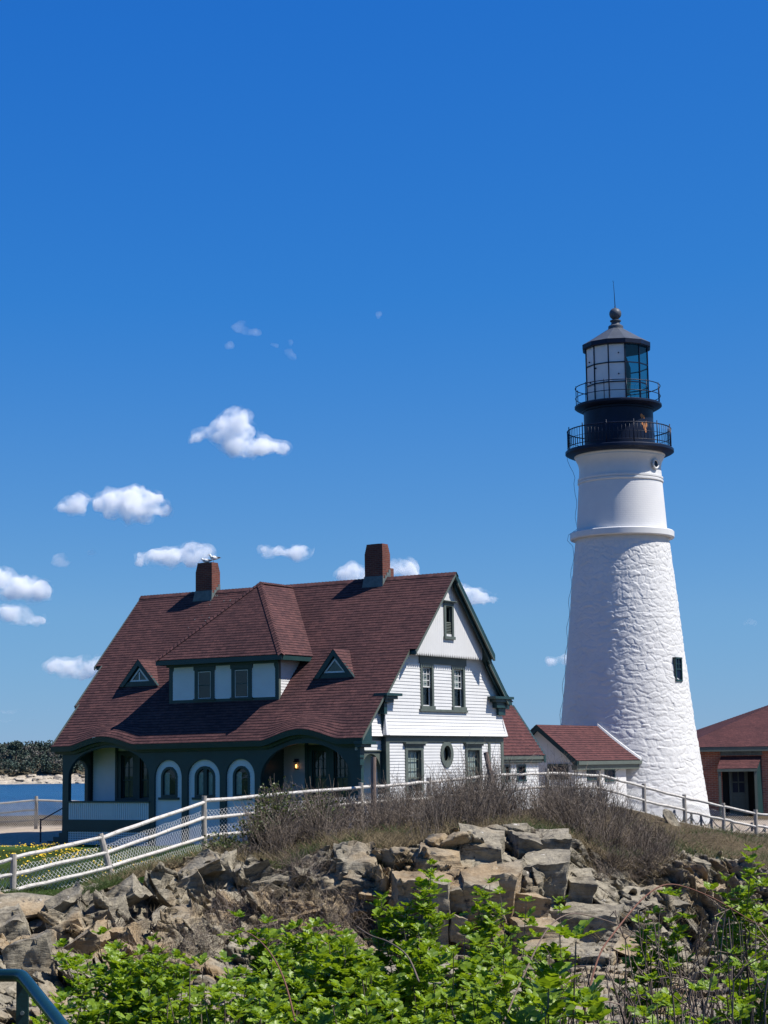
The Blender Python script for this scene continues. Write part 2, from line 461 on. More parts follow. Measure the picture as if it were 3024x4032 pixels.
def claps(mb, pl, w0, w1, step, ext, holes=(), flare=None, lap=.02):
    k = round((w1-w0)/step); h = (w1-w0)/k
    fl = flare or (lambda w: 0.)
    for i in range(k):
        a, b_ = w0+i*h, w0+(i+1)*h; m = (a+b_)/2
        lo0, hi0 = ext(a); lo1, hi1 = ext(b_)
        if hi0-lo0 < .05: continue
        cuts = sorted((x0, x1) for (x0, x1, y0, y1) in holes if y0 < m < y1)
        seg = []; cur = None
        xs = [(None, None)] + cuts + [(None, None)]
        edges = [('lo', None)]
        pos = lo0
        spans = []
        start = ('e', 0)
        last0, last1 = lo0, lo1
        for c0, c1 in cuts:
            spans.append((last0, last1, c0, c0)); last0 = last1 = c1
        spans.append((last0, last1, hi0, hi1))
        for s0a, s0b, s1a, s1b in spans:
            if s1a - s0a < .01 and s1b - s0b < .01: continue
            da, db = fl(a)+lap, fl(b_)+.004
            mb.q(pp(pl,s0a,a,da), pp(pl,s1a,a,da), pp(pl,s1b,b_,db), pp(pl,s0b,b_,db))
            mb.q(pp(pl,s0a,a,fl(a)-.004), pp(pl,s1a,a,fl(a)-.004), pp(pl,s1a,a,da), pp(pl,s0a,a,da))

def window(pl, s0, s1, w0, w1, case=.13, cap=.0, mat='trim', sashmat=None, sash=None, cols=2, rows=2, head=.0, sill=.08,
           parent=house, name='window', curtain=None, deep=.10, upper=None, back='deep', proud=.045, meet=.5):
    """double-hung window; outer casing s0..s1 x w0..w1"""
    mb = MB()
    a0, a1, b0, b1 = s0+case, s1-case, w0+sill, w1-case-head
    pbox(mb, pl, s0, a0, w0, w1, -.02, proud); pbox(mb, pl, a1, s1, w0, w1, -.02, proud)
    pbox(mb, pl, a0, a1, b1, w1, -.02, proud-.002); pbox(mb, pl, s0-.03, s1+.03, w0-.03, b0, -.02, proud+.04)
    if cap: pbox(mb, pl, s0-.07, s1+.07, w1, w1+cap*.55, -.02, proud+.05); pbox(mb, pl, s0-.11, s1+.11, w1+cap*.55, w1+cap, -.02, proud+.10)
    # reveal
    pbox(mb, pl, a0-.02, a0, b0, b1, -deep, -.02); pbox(mb, pl, a1, a1+.02, b0, b1, -deep, -.02); pbox(mb, pl, a0, a1, b1, b1+.02, -deep, -.02)
    wn = hb(mb, name, mat, parent, bevel=.004)
    if wn.parent is not house and wn.parent is not None and wn.parent.parent is not house: pass
    sm = sashmat or mat
    mid = b0+(b1-b0)*meet; mb = MB()
    r = .045
    for (x0,x1,y0,y1,d) in ((a0,a1,b0,mid+.02,-.07),(a0,a1,mid-.02,b1,-.045)):
        pbox(mb, pl, x0, x0+r, y0, y1, d-.03, d); pbox(mb, pl, x1-r, x1, y0, y1, d-.03, d)
        pbox(mb, pl, x0+r, x1-r, y0, y0+r, d-.03, d-.001); pbox(mb, pl, x0+r, x1-r, y1-r, y1, d-.03, d-.001)
    cu, ru = upper or (cols, rows)
    for i in range(1, cu):
        x = a0+(a1-a0)*i/cu; pbox(mb, pl, x-.013, x+.013, mid+.025, b1-r, -.068, -.052)
    for i in range(1, ru):
        y = mid+(b1-mid)*i/ru; pbox(mb, pl, a0+r, a1-r, y-.013, y+.013, -.070, -.054)
    for i in range(1, cols):
        x = a0+(a1-a0)*i/cols; pbox(mb, pl, x-.013, x+.013, b0+r, mid-.025, -.095, -.078)
    sub = parent is house
    hb(mb, 'sash', sm, wn if sub else parent)
    mb = MB(); mb.q(pp(pl,a0,b0,-.085), pp(pl,a1,b0,-.085), pp(pl,a1,b1,-.085), pp(pl,a0,b1,-.085))
    hb(mb, 'pane', 'glass', wn if sub else parent)
    if curtain:
        mb = MB(); cm, ch = curtain
        y0 = b1-(b1-b0)*ch; n = 26
        for i in range(n):
            x, x2 = a0+(a1-a0)*i/n, a0+(a1-a0)*(i+1)/n
            mb.q(pp(pl,x,y0,-.13-.012*(i%2)), pp(pl,x2,y0,-.13-.012*((i+1)%2)), pp(pl,x2,b1,-.13-.012*((i+1)%2)), pp(pl,x,b1,-.13-.012*(i%2)))
        hb(mb, 'curtain', cm, wn if sub else parent)
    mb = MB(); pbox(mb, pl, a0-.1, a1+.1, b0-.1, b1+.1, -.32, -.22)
    hb(mb, 'dark_backing', back, wn if sub else parent)  # near-black board standing in for the unlit room behind the glass
    return wn, (s0+.03, s1-.03, w0-.02, w1-.03)

GU = ('u', 0.)
holes = []
for s0, s1 in ((1.27, 2.52), (5.56, 6.80)):
    w_, h = window(GU, s0, s1, -1.62, .62, .17, .11, curtain=('lace', .62), upper=(3,3), cols=2, sashmat='trim'); holes.append(h)
# oval window
mb = MB(); ring = []
for i in range(40):
    a = 2*math.pi*i/40
    sx = .455*math.cos(a); sz = .485*math.sin(a)*(1+.05*abs(math.sin(a))**6)
    ring.append((math.cos(a), math.sin(a), sx, sz))
oc = (4.2, .31)
for i in range(40):
    A, B = ring[i], ring[(i+1) % 40]
    o0, o1 = (oc[0]+A[2], oc[1]+A[3]), (oc[0]+B[2], oc[1]+B[3]); i0, i1 = (oc[0]+A[0]*.27, oc[1]+A[1]*.31), (oc[0]+B[0]*.27, oc[1]+B[1]*.31)
    mb.q(pp(GU,*o0,.05), pp(GU,*o1,.05), pp(GU,*i1,.05), pp(GU,*i0,.05))
    mb.q(pp(GU,*o0,-.01), pp(GU,*o1,-.01), pp(GU,*o1,.05), pp(GU,*o0,.05))
    mb.q(pp(GU,*i0,.05), pp(GU,*i1,.05), pp(GU,*i1,-.12), pp(GU,*i0,-.12))
ow = hb(mb, 'oval_window', 'trim')
mb = MB(); mb.q(*[pp(GU, oc[0]+r[0]*.30, oc[1]+r[1]*.34, -.08) for r in ring]); hb(mb, 'pane', 'glass', ow)
mb = MB(); mb.q(*[pp(GU, oc[0]+r[0]*.5, oc[1]+r[1]*.5, -.25) for r in ring]); hb(mb, 'dark_backing', 'deep', ow)  # near-black disc in place of the dim interior behind the oval
mb = MB()
for i in range(40):
    A, B = ring[i], ring[(i+1) % 40]
    mb.q(*[pp(GU, oc[0]+q_[0]*r_, oc[1]+q_[1]*r_*1.15, d) for q_, r_, d in ((A,.27,-.045),(B,.27,-.045),(B,.225,-.045),(A,.225,-.045))])
hb(mb, 'sash', 'trim', ow)
holes.append((4.2-.28, 4.2+.28, .0, .6))
# paired upper windows under one head
for s0, s1 in ((2.40, 3.33), (4.66, 5.63)):
    w_, h = window(GU, s0, s1, 1.98, 3.62, .14, 0, 'trim', curtain=('lace', .5), upper=(3,3), cols=1, sashmat='white'); holes.append(h)
mb = MB(); pbox(mb, GU, 2.32, 5.72, 3.62, 3.95, -.02, .06); mb.cut(); pbox(mb, GU, 2.3, 5.74, 1.86, 1.95, -.02, .085); hb(mb, 'window_head', 'trim', bevel=.005)

# gable walls
def ext1(w): return (.0, 8.5)
def ext2(w):
    lo = 0. if w < 2.45 else max(0., v_of(w)+.1)
    hi = 8.5 if w < 2.05 else min(8.5, VR+(WR-w)/1.0336-.12)
    return (lo, hi)
mb = MB()
claps(mb, GU, -2.75, .72, .108, ext1, holes)
hb(mb, 'wall', 'white')
skirt = lambda w: .17*max(0., 1-(w-.98)/.75)**2
mb = MB()
claps(mb, GU, .98, 4.02, .124, ext2, holes, skirt)
# flared return at the two corners
hb(mb, 'upper_wall', 'white')
mb = MB()          # core behind the clapboards
mb.box((-13.9,.45,-2.95),(-.33,8.45,2.2)); mb.prism([(.45,2.2),(8.45,2.2),(8.2,2.6),(VR,6.6),(.5,2.9)], 'u', -13.9, -.33)
hb(mb, 'inner_wall', 'white')
mb = MB()          # returns round the gable wall edges, behind its face
mb.box((-.33,-.02,-2.95),(-.005,.03,2.4)); mb.cut(); mb.box((-.33,8.45,-2.95),(-.005,8.5,2.3))
hb(mb, 'corner_return', 'green')
mb = MB()          # belt under the flared skirt, corner boards
pbox(mb, GU, -.02, 8.52, .74, .93, -.02, .05); pbox(mb, GU, -.14, 8.64, .93, .985, -.02, .13)
hb(mb, 'belt_course', 'trim', bevel=.006)
mb = MB(); pbox(mb, GU, -.02, .21, -2.95, .74, -.02, .045); mb.cut(); pbox(mb, GU, 7.32, 7.50, -2.95, .74, -.02, .042); mb.cut(); pbox(mb, GU, 8.32, 8.52, -2.95, .74, -.02, .045); hb(mb, 'corner_board', 'trim', bevel=.005)
mb = MB()          # white flared corner pieces
mb.hexa([(0,-.17,.985),(.17,-.17,.985),(.17,.0,.985),(0,.0,.985),(0,-.01,1.75),(.01,-.01,1.75),(.01,.0,1.75),(0,.0,1.75)]); mb.cut()
mb.hexa([(0,8.5,.985),(.17,8.5,.985),(.17,8.68,.985),(0,8.68,.985),(0,8.5,1.75),(.01,8.5,1.75),(.01,8.51,1.75),(0,8.51,1.75)])
hb(mb, 'corner_skirt', 'white')
# pediment
PU = ('u', .30)
mb = MB(); n = 37; s0, s1 = 1.62, 6.52
def rw(v): return (v_inv(v) if v < VR else WR-(v-VR)*1.0336) - .14
def v_inv(v): return eave0(-7)+(WR-eave0(-7))*(v-VE)/(VR-VE)
for i in range(n):
    a, b_ = s0+(s1-s0)*i/n, s0+(s1-s0)*(i+1)/n; m_ = (a+b_)/2; g = .003
    top = [min(rw(x), 6.75) for x in (a+g, b_-g)]
    if min(top) < 4.0: top = [max(t, 4.04) for t in top]
    inwin = 3.7 < m_ < 4.33
    if inwin:
        for (y0, y1) in ((None, 4.75), (5.85, None)):
            yy0 = [y0]*2 if y0 else [4.02]*2; yy1 = [y1]*2 if y1 else top
            mb.q(pp(PU,a+g,yy0[0],0), pp(PU,b_-g,yy0[1],0), pp(PU,b_-g,yy1[1],0), pp(PU,a+g,yy1[0],0))
    else: mb.q(pp(PU,a+g,4.02,0), pp(PU,b_-g,4.02,0), pp(PU,b_-g,top[1],0), pp(PU,a+g,top[0],0))
    mb.q(pp(PU,a+g,4.02,0), pp(PU,b_-g,4.02,0), pp(PU,b_-g-.006,3.965,0), pp(PU,m_+.014,3.875,0), pp(PU,m_-.014,3.875,0), pp(PU,a+g+.006,3.965,0))
hb(mb, 'pediment', 'white')
mb = MB(); mb.prism([(s0+.05,4.0),(s1-.05,4.0),(4.62,6.0),(4.36,6.0),(4.36,4.7),(3.66,4.7),(3.66,6.0),(3.5,6.0)], 'u', .1, .285); hb(mb, 'pediment_backing', 'white')
mb = MB(); mb.box((0,1.5,3.98),(.19,6.65,4.05)); hb(mb, 'pediment_floor', 'green')
window(PU, 3.66, 4.36, 4.58, 5.92, .13, .07, 'trim', curtain=None, cols=1, rows=1, upper=(1,1), name='attic_window', deep=.14, meet=.42)
mb = MB()
for i in range(9):
    y = 4.70+i*.058; mb.hexa([pp(PU,3.80,y,-.06),pp(PU,4.22,y,-.06),pp(PU,4.22,y,.0),pp(PU,3.80,y,.0),pp(PU,3.80,y+.035,-.09),pp(PU,4.22,y+.035,-.09),pp(PU,4.22,y+.035,-.03),pp(PU,3.80,y+.035,-.03)])
hb(mb, 'louvre', 'trim')

# cornice returns
mb = MB()
for (v0, v1, w0, w1, u1) in ((-.42,.62,2.36,2.46,.36),(-.36,.45,2.25,2.36,.27),(-.28,.28,2.13,2.25,.2),(-.2,.0,1.72,2.13,.1)):
    mb.box((-.2,v0,w0),(u1,v1,w1))
mb.cut()
for (v0, v1, w0, w1, u1) in ((7.35,8.85,2.42,2.52,.38),(7.55,8.78,2.30,2.42,.30),(7.75,8.70,2.08,2.30,.22),(8.05,8.6,1.80,2.08,.12)):
    mb.box((-.2,v0,w0),(u1,v1,w1))
hb(mb, 'cornice_return', 'green', bevel=.008)
mb = MB(); mb.box((-.5,8.6,2.2),(.12,9.15,2.32)); mb.box((-.5,8.6,2.05),(.05,9.05,2.2)); hb(mb, 'rear_eave', 'green')
mb = MB(); course_face(mb, (.15,9.2,2.33),(-3,9.2,2.33),(-3,8.72,2.62),(.15,8.72,2.62)); hb(mb, 'rear_eave_roof', 'shingle')

# ------------------------------------------------------------------ porch front (plane v = -1.5)
arch_open = [(-13.56,-9.56,-.40,1.12,'e'), (-9.29,-7.99,-.43,.65,'e'), (-7.72,-6.22,-.43,.65,'e'), (-5.95,-4.64,-.43,.65,'e'), (-4.38,-.47,-.55,1.29,'e')]
def arch_w(o, u):
    c, a = (o[0]+o[1])/2, (o[1]-o[0])/2
    x = min(1, abs((u-c)/a)); return o[2] + o[3]*math.sqrt(max(0, 1-x**2.15))
us = set(np.round(np.linspace(-13.86, -.05, 330), 4))
for o in arch_open: us |= {o[0], o[1], o[0]+.004, o[1]-.004, o[0]+.02, o[1]-.02, o[0]+.06, o[1]-.06}
us = sorted(us)
def lo_w(u):
    for o in arch_open:
        if o[0] < u < o[1]: return arch_w(o, u), True
    return HG, False
mb = MB(); TV = .17
for a, b_ in zip(us[:-1], us[1:]):
    m_ = (a+b_)/2; inside = lo_w(m_)[1]
    if inside:
        o = [o for o in arch_open if o[0] < m_ < o[1]][0]; la, lb = arch_w(o, a), arch_w(o, b_)
    else: la = lb = HG
    ha, hb_ = eave0(a)+wave(a)+.06, eave0(b_)+wave(b_)+.06
    mb.q((a,-1.5,la),(b_,-1.5,lb),(b_,-1.5,hb_),(a,-1.5,ha)); mb.q((a,-1.5+TV,la),(b_,-1.5+TV,lb),(b_,-1.5+TV,hb_),(a,-1.5+TV,ha))
    if inside: mb.q((a,-1.5,la),(b_,-1.5,lb),(b_,-1.5+TV,lb),(a,-1.5+TV,la))
for o in arch_open:
    for u in (o[0], o[1]): mb.q((u,-1.5,HG),(u,-1.5+TV,HG),(u,-1.5+TV,o[2]+.02),(u,-1.5,o[2]+.02))
for u in (-13.86, -.05): mb.q((u,-1.5,HG),(u,-1.5+TV,HG),(u,-1.5+TV,.85),(u,-1.5,.85))
hb(mb, 'porch_front', 'green')
# wavy fascia and soffit under the eave
mb = MB(); uu = np.linspace(-14.16, .22, 200)
for a, b_ in zip(uu[:-1], uu[1:]):
    A, B = eave0(a)+wave(a), eave0(b_)+wave(b_)
    mb.q((a,-1.82,A-.20),(b_,-1.82,B-.20),(b_,-1.85,B-.005),(a,-1.85,A-.005)); mb.q((a,-1.82,A-.20),(b_,-1.82,B-.20),(b_,-1.50,B-.20),(a,-1.50,A-.20))
    mb.q((a,-1.60,A-.30),(b_,-1.60,B-.30),(b_,-1.62,B-.20),(a,-1.62,A-.20)); mb.q((a,-1.60,A-.30),(b_,-1.60,B-.30),(b_,-1.50,B-.30),(a,-1.50,A-.30))
for u in (-14.16,.22):
    A = eave0(u); mb.q((u,-1.82,A-.20),(u,-1.2,A-.20),(u,-1.2,A+.55),(u,-1.85,A-.005))
hb(mb, 'eave_fascia', 'green')
mb = MB()      # end cornice of the eave on the gable side
mb.box((-.05,-1.95,.66),(.30,-1.05,.76)); mb.box((-.05,-1.88,.56),(.22,-1.25,.66)); mb.box((-.05,-1.72,.20),(.06,-1.45,.56)); mb.box((-.05,-1.66,-.06),(.02,-1.42,.20))
hb(mb, 'cornice_return', 'green', bevel=.006)
# railing of the open bay: cap, vertical boards, lower beam
mb = MB(); mb.box((-13.6,-1.54,-1.345),(-9.52,-1.33,-1.285)); mb.cut(); mb.box((-13.6,-1.52,-2.42),(-9.52,-1.34,-1.99)); hb(mb, 'railing_beam', 'green', bevel=.006)
mb = MB(); n = 39
for i in range(n):
    a = -13.56+i*4.0/n; mb.box((a+.012,-1.485,-1.99),(a+4.0/n-.012,-1.43,-1.345))
mb.box((-13.56,-1.445,-1.99),(-9.56,-1.40,-1.345)); hb(mb, 'railing_panel', 'white_panel')
# lattice below the porch
mb = MB()
for i in range(int(3.9/.085)):
    a = -13.55+i*.085; mb.box((a,-1.47,-2.95),(a+.038,-1.46,-2.43))
for i in range(6):
    w = -2.93+i*.085; mb.box((-13.56,-1.482,w),(-9.6,-1.472,w+.038))
hb(mb, 'lattice', 'white_panel')
mb = MB(); mb.box((-13.86,-1.3,-2.5),(-9.4,.05,-2.36)); mb.cut(); mb.box((-4.4,-1.3,-2.5),(-.2,.05,-2.36)); hb(mb, 'porch_floor', 'trim')
mb = MB(); mb.box((-13.7,-1.32,.88),(-.2,.05,.95)); hb(mb, 'porch_ceiling', 'green')
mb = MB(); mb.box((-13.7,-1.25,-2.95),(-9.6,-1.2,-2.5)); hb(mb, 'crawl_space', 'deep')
# left end wall of the porch with its own arch
mb = MB(); o = (-1.18, -.22); k = 40
for i in range(k):
    a, b_ = -1.35+1.35*i/k, -1.35+1.35*(i+1)/k; m_ = (a+b_)/2
    def aw(v): return -.35+.62*math.sqrt(max(0,1-min(1,abs((v+.70)/.48))**2))
    if o[0] < m_ < o[1]: mb.box((-13.86,a,max(aw(a),aw(b_))),(-13.70,b_,1.2)); mb.box((-13.86,a,-2.95),(-13.70,b_,-1.31))
    else: mb.box((-13.86,a,-2.95),(-13.70,b_,1.2))
hb(mb, 'porch_end', 'green')
mb = MB(); mb.box((-13.86,-.0,-2.95),(-13.62,.04,.9)); mb.cut(); mb.box((-9.45,-1.33,-2.95),(-9.30,.06,.9)); mb.cut(); mb.box((-4.58,-1.33,-2.95),(-4.42,.06,.9)); hb(mb, 'porch_partition', 'green')
# back walls of the two open bays
BV = ('v', 0.)
hol = []
for s0, s1 in ((-12.34,-11.40),(-11.40,-10.46),(-10.46,-9.5)):
    w_, h = window(BV, s0, s1, -1.30, .60, .17, 0, 'green', curtain=('curtain', .96), upper=(2,2), cols=2, meet=.42); hol.append(h)
for s0, s1 in ((-3.32,-2.36),(-2.36,-1.42)):
    w_, h = window(BV, s0, s1, -1.75, .68, .17, 0, 'green', curtain=('curtain', 1.), upper=(3,3), cols=2, meet=.64-.1); hol.append(h)
mb = MB(); claps(mb, BV, -2.36, .92, .11, lambda w: (-13.62,-9.45), hol); mb.cut(); claps(mb, BV, -2.36, .92, .11, lambda w: (-4.42,-.2), hol); hb(mb, 'porch_back_wall', 'white_panel')
mb = MB()
for s in ((-12.45,-12.33),(-3.44,-3.31),(-1.43,-1.25)): pbox(mb, BV, s[0], s[1], -2.36, .85, -.02, .07); mb.cut()
hb(mb, 'porch_pilaster', 'green')
# wall lantern, lit
mb = MB(); pbox(mb, BV, -3.87,-3.74,.12,.20,0,.12); pbox(mb, BV, -3.89,-3.72,.08,.12,.0,.16); pbox(mb, BV, -3.87,-3.74,-.18,-.15,.02,.14)
for s in (-3.87,-3.75):
    for d in (.02,.125): pbox(mb, BV, s, s+.012, -.15,.08, d, d+.012)
lamp = hb(mb, 'wall_lantern', 'black')
M['bulb'], nt, b = nodes('lamp_bulb'); b.inputs['Emission Color'].default_value = (1,.45,.12,1); b.inputs['Emission Strength'].default_value = 4.; b.inputs['Base Color'].default_value = (.9,.5,.2,1)
mb = MB(); mb.lathe([(.001,-.14),(.025,-.11),(.034,-.06),(.025,-.02),(.001,0)], 10, (-3.808,-.08)); hb(mb, 'bulb', 'bulb', lamp, smooth=True)
# white arched panels with arched windows
WV = ('v', -1.40)
def arch_hole(c, a, sp, rise):
    return c, a, sp, rise
arw = [(-8.64,.39,-.42,.39,1), (-6.965,.475,-.42,.40,2), (-5.295,.385,-.42,.39,1)]
mb = MB()
def row_holes():
    out = []
    for c, a, sp, ri, k in arw:
        n = 12
        out.append((c-a+.03, c+a-.03, -1.17, sp))
        for i in range(n):
            y0, y1 = sp+ri*i/n, sp+ri*(i+1)/n
            x = a*math.sqrt(max(0, 1-((i+.9)/n)**2))-.05
            if x > 0: out.append((c-x, c+x, y0, y1))
    return out
claps(mb, WV, -2.95, .40, .112, lambda w: (-9.36,-4.58), row_holes(), lap=.016); hb(mb, 'arched_panel_wall', 'white_panel')
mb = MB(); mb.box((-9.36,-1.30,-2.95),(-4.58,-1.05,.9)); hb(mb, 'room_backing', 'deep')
for c, a, sp, ri, k in arw:
    def curve(f, n=24):
        pts = [(c-a*f, -1.17)] + [(c-a*f*math.cos(math.pi*i/n), sp+ri*f*math.sin(math.pi*i/n)) for i in range(n+1)] + [(c+a*f, -1.17)]
        return pts
    o_, i_ = curve(1.0), curve(.76); mb = MB()
    for (p0,p1,q0,q1) in zip(o_[:-1], o_[1:], i_[:-1], i_[1:]):
        mb.q(pp(WV,*p0,.03),pp(WV,*p1,.03),pp(WV,*q1,.03),pp(WV,*q0,.03)); mb.q(pp(WV,*q0,.03),pp(WV,*q1,.03),pp(WV,*q1,-.06),pp(WV,*q0,-.06)); mb.q(pp(WV,*p0,.03),pp(WV,*p1,.03),pp(WV,*p1,-.02),pp(WV,*p0,-.02))
    pbox(mb, WV, c-a-.09, c+a+.09, -1.24, -1.155, -.02, .085); pbox(mb, WV, c-a*.77, c+a*.77, -1.155, -1.06, -.05, .028)
    if k == 2: pbox(mb, WV, c-.07, c+.09, -1.06, sp+ri-.06, -.05, .026)
    aw_ = hb(mb, 'arched_window', 'green', bevel=.004)
    mb = MB(); mb.q(*[pp(WV, x, max(y,-1.12), -.04) for x, y in curve(.8)]); hb(mb, 'pane', 'glass', aw_)
    mb = MB()
    for i in range(8):
        x = c-a*.74+i*.03; mb.q(pp(WV,x,-1.1,-.065-.01*(i%2)),pp(WV,x+.03,-1.1,-.065-.01*((i+1)%2)),pp(WV,x+.03,-.25,-.065-.01*((i+1)%2)),pp(WV,x,-.25,-.065-.01*(i%2)))
        if k == 2: x = c+a*.74-i*.03; mb.q(pp(WV,x,-1.1,-.065-.01*(i%2)),pp(WV,x-.03,-1.1,-.065-.01*((i+1)%2)),pp(WV,x-.03,-.25,-.065-.01*((i+1)%2)),pp(WV,x,-.25,-.065-.01*(i%2)))
    hb(mb, 'curtain', 'lace', aw_)
# gable-side end of the porch, set back from the gable wall
SU = ('u', -.18)
mb = MB(); k = 40; v0, v1 = -1.5, -.0
def sw(v): return -.42+.75*math.sqrt(max(0,1-min(1,abs((v+.66)/.63))**2.1))
for i in range(k):
    a, b_ = v0+.02+(v1-v0-.02)*i/k, v0+.02+(v1-v0-.02)*(i+1)/k; m_ = (a+b_)/2
    if -1.29 < m_ < -.03:
        la, lb = sw(a), sw(b_)
        mb.q((-.18,a,la),(-.18,b_,lb),(-.18,b_,.50),(-.18,a,.50)); mb.q((-.18,a,la),(-.18,b_,lb),(-.33,b_,lb),(-.33,a,la)); mb.q((-.33,a,la),(-.33,b_,lb),(-.33,b_,.5),(-.33,a,.5))
    else: mb.box((-.33,a,HG),(-.18,b_,.50))
hb(mb, 'porch_side', 'trim')
mb = MB(); pbox(mb, SU, -1.5, .0, .42, .46, 0, .05); mb.cut(); pbox(mb, SU, -1.5, 0, .80, .93, 0, .04); hb(mb, 'porch_side_trim', 'trim')
mb = MB(); claps(mb, SU, .46, .80, .108, lambda w: (-1.45, 0.)); mb.cut(); claps(mb, SU, .95, 2.4, .12, lambda w: (min(-.02, v_of(w)+.14), 0.), (), skirt); hb(mb, 'porch_side_wall', 'white')
mb = MB(); mb.prism([(-1.5,.46),(0,.46),(0,2.35),(-.2,2.3),(-1.5,1.0)], 'u', -.3, -.185); hb(mb, 'porch_side_core', 'white')
mb = MB(); mb.box((-.3,-1.50,-1.36),(-.2,-.03,-1.30)); hb(mb, 'porch_side_rail', 'trim')

# ------------------------------------------------------------------ big hipped dormer
DV = -.40
dm_w = MB(); dm_w.prism([(-9.5,2.2),(-4.35,2.2),(-4.35,3.85),(-9.5,3.85)], 'v', DV, 1.2)
dormer = hb(dm_w, 'dormer', 'green')
DP = ('v', DV)
mb = MB()
for s0, s1 in ((-9.30,-8.24),(-7.30,-6.50),(-5.56,-4.50)): claps(mb, DP, 2.46, 3.71, .104, lambda w, s0=s0, s1=s1: (s0+(.05 if w > 3.6 else 0), s1-(.05 if w > 3.6 else 0)), lap=.016); mb.cut()
hb(mb, 'dormer_panel', 'white_panel', dormer)
mb = MB(); claps(mb, ('u', -4.35), 2.40, 3.80, .108, lambda w: (-.33, min(.95, v_of(w)+.03))); hb(mb, 'dormer_side', 'white', dormer)
mb = MB(); mb.box((-4.36,-.42,2.3),(-4.32,-.30,3.8)); hb(mb, 'dormer_corner_board', 'trim', dormer)
for s0, s1 in ((-8.24,-7.30),(-6.50,-5.56)):
    mb = MB(); pbox(mb, DP, s0-.04, s1+.04, 3.55, 3.72, 0, .05); pbox(mb, DP, s0-.04, s1+.04, 2.42, 2.49, 0, .07); pbox(mb, DP, s0+.0, s0+.17, 2.49, 3.55, 0, .035); pbox(mb, DP, s1-.17, s1, 2.49, 3.55, 0, .035)
    wn = hb(mb, 'dormer_window', 'green', dormer)
    a0, a1 = s0+.19, s1-.19; mb = MB()
    for (x0,x1,y0,y1) in ((a0-.025,a0,2.49,3.50),(a1,a1+.025,2.49,3.50),(a0,a1,3.475,3.50),(a0,a1,2.49,2.515)): pbox(mb, DP, x0, x1, y0, y1, 0, .03)
    hb(mb, 'dormer_sash', 'white', dormer)
    mb = MB(); pbox(mb, DP, a0, a1, 2.97, 3.01, .0, .02); hb(mb, 'dormer_meeting_rail', 'green', dormer)
    mb = MB(); mb.q(pp(DP,a0,2.51,.012),pp(DP,a1,2.51,.012),pp(DP,a1,3.48,.012),pp(DP,a0,3.48,.012)); hb(mb, 'dormer_pane', 'glass', dormer)
    mb = MB(); mb.q(pp(DP,a0,2.51,.004),pp(DP,a1,2.51,.004),pp(DP,a1,3.48,.004),pp(DP,a0,3.48,.004)); hb(mb, 'dormer_dark_backing', 'deep', dormer)  # near-black sheet on the wall, its colour stands for the dark room inside
EV, EW = -.87, 3.97; UL, UR, UM = -9.80, -3.87, -6.86
mb = MB(); P1, Q1 = (UM, 1.88, 6.98), (UM, 4.1, 6.98)
course_face(mb, (UL,EV,EW), (UR,EV,EW), P1, P1)
course_face(mb, (UR,EV,EW), (UR,1.25,EW), Q1, P1)
course_face(mb, (UL,1.25,EW), (UL,EV,EW), P1, Q1)
hb(mb, 'dormer_roof', 'shingle', dormer)
mb = MB()        # hip caps
mb.uv = []
for A, B in (((UR,EV,EW), P1), ((UL,EV,EW), P1), (P1, Q1)):
    A, B = Vector(A), Vector(B); L = (B-A).length; k = int(L/.17); t = (B-A).normalized(); s = t.cross(Vector((0,0,1))).normalized()
    for i in range(k):
        p, q_ = A.lerp(B, i/k), A.lerp(B, (i+1)/k)
        for sg in (-1, 1):
            mb.q(p+Vector((0,0,.045)), p+s*sg*.13+Vector((0,0,-.045)), q_+s*sg*.13+Vector((0,0,-.06)), q_+Vector((0,0,.028))); mb.uv += [(i*.3,0),(i*.3+.13,0),(i*.3+.13,.14),(i*.3,.14)]
hb(mb, 'dormer_hip', 'shingle', dormer)
mb = MB()
mb.box((UL+.02,EV+.01,EW-.19),(UR-.02,EV+.05,EW-.012)); mb.box((UR-.06,EV+.05,EW-.19),(UR-.02,1.3,EW-.012)); mb.box((UL+.02,EV+.05,EW-.19),(UL+.06,1.3,EW-.012))
mb.box((UL+.06,EV+.05,EW-.17),(UR-.06,1.2,EW-.10)); mb.box((-9.55,DV-.10,EW-.27),(-4.30,DV,EW-.17)); hb(mb, 'dormer_fascia', 'green', dormer)

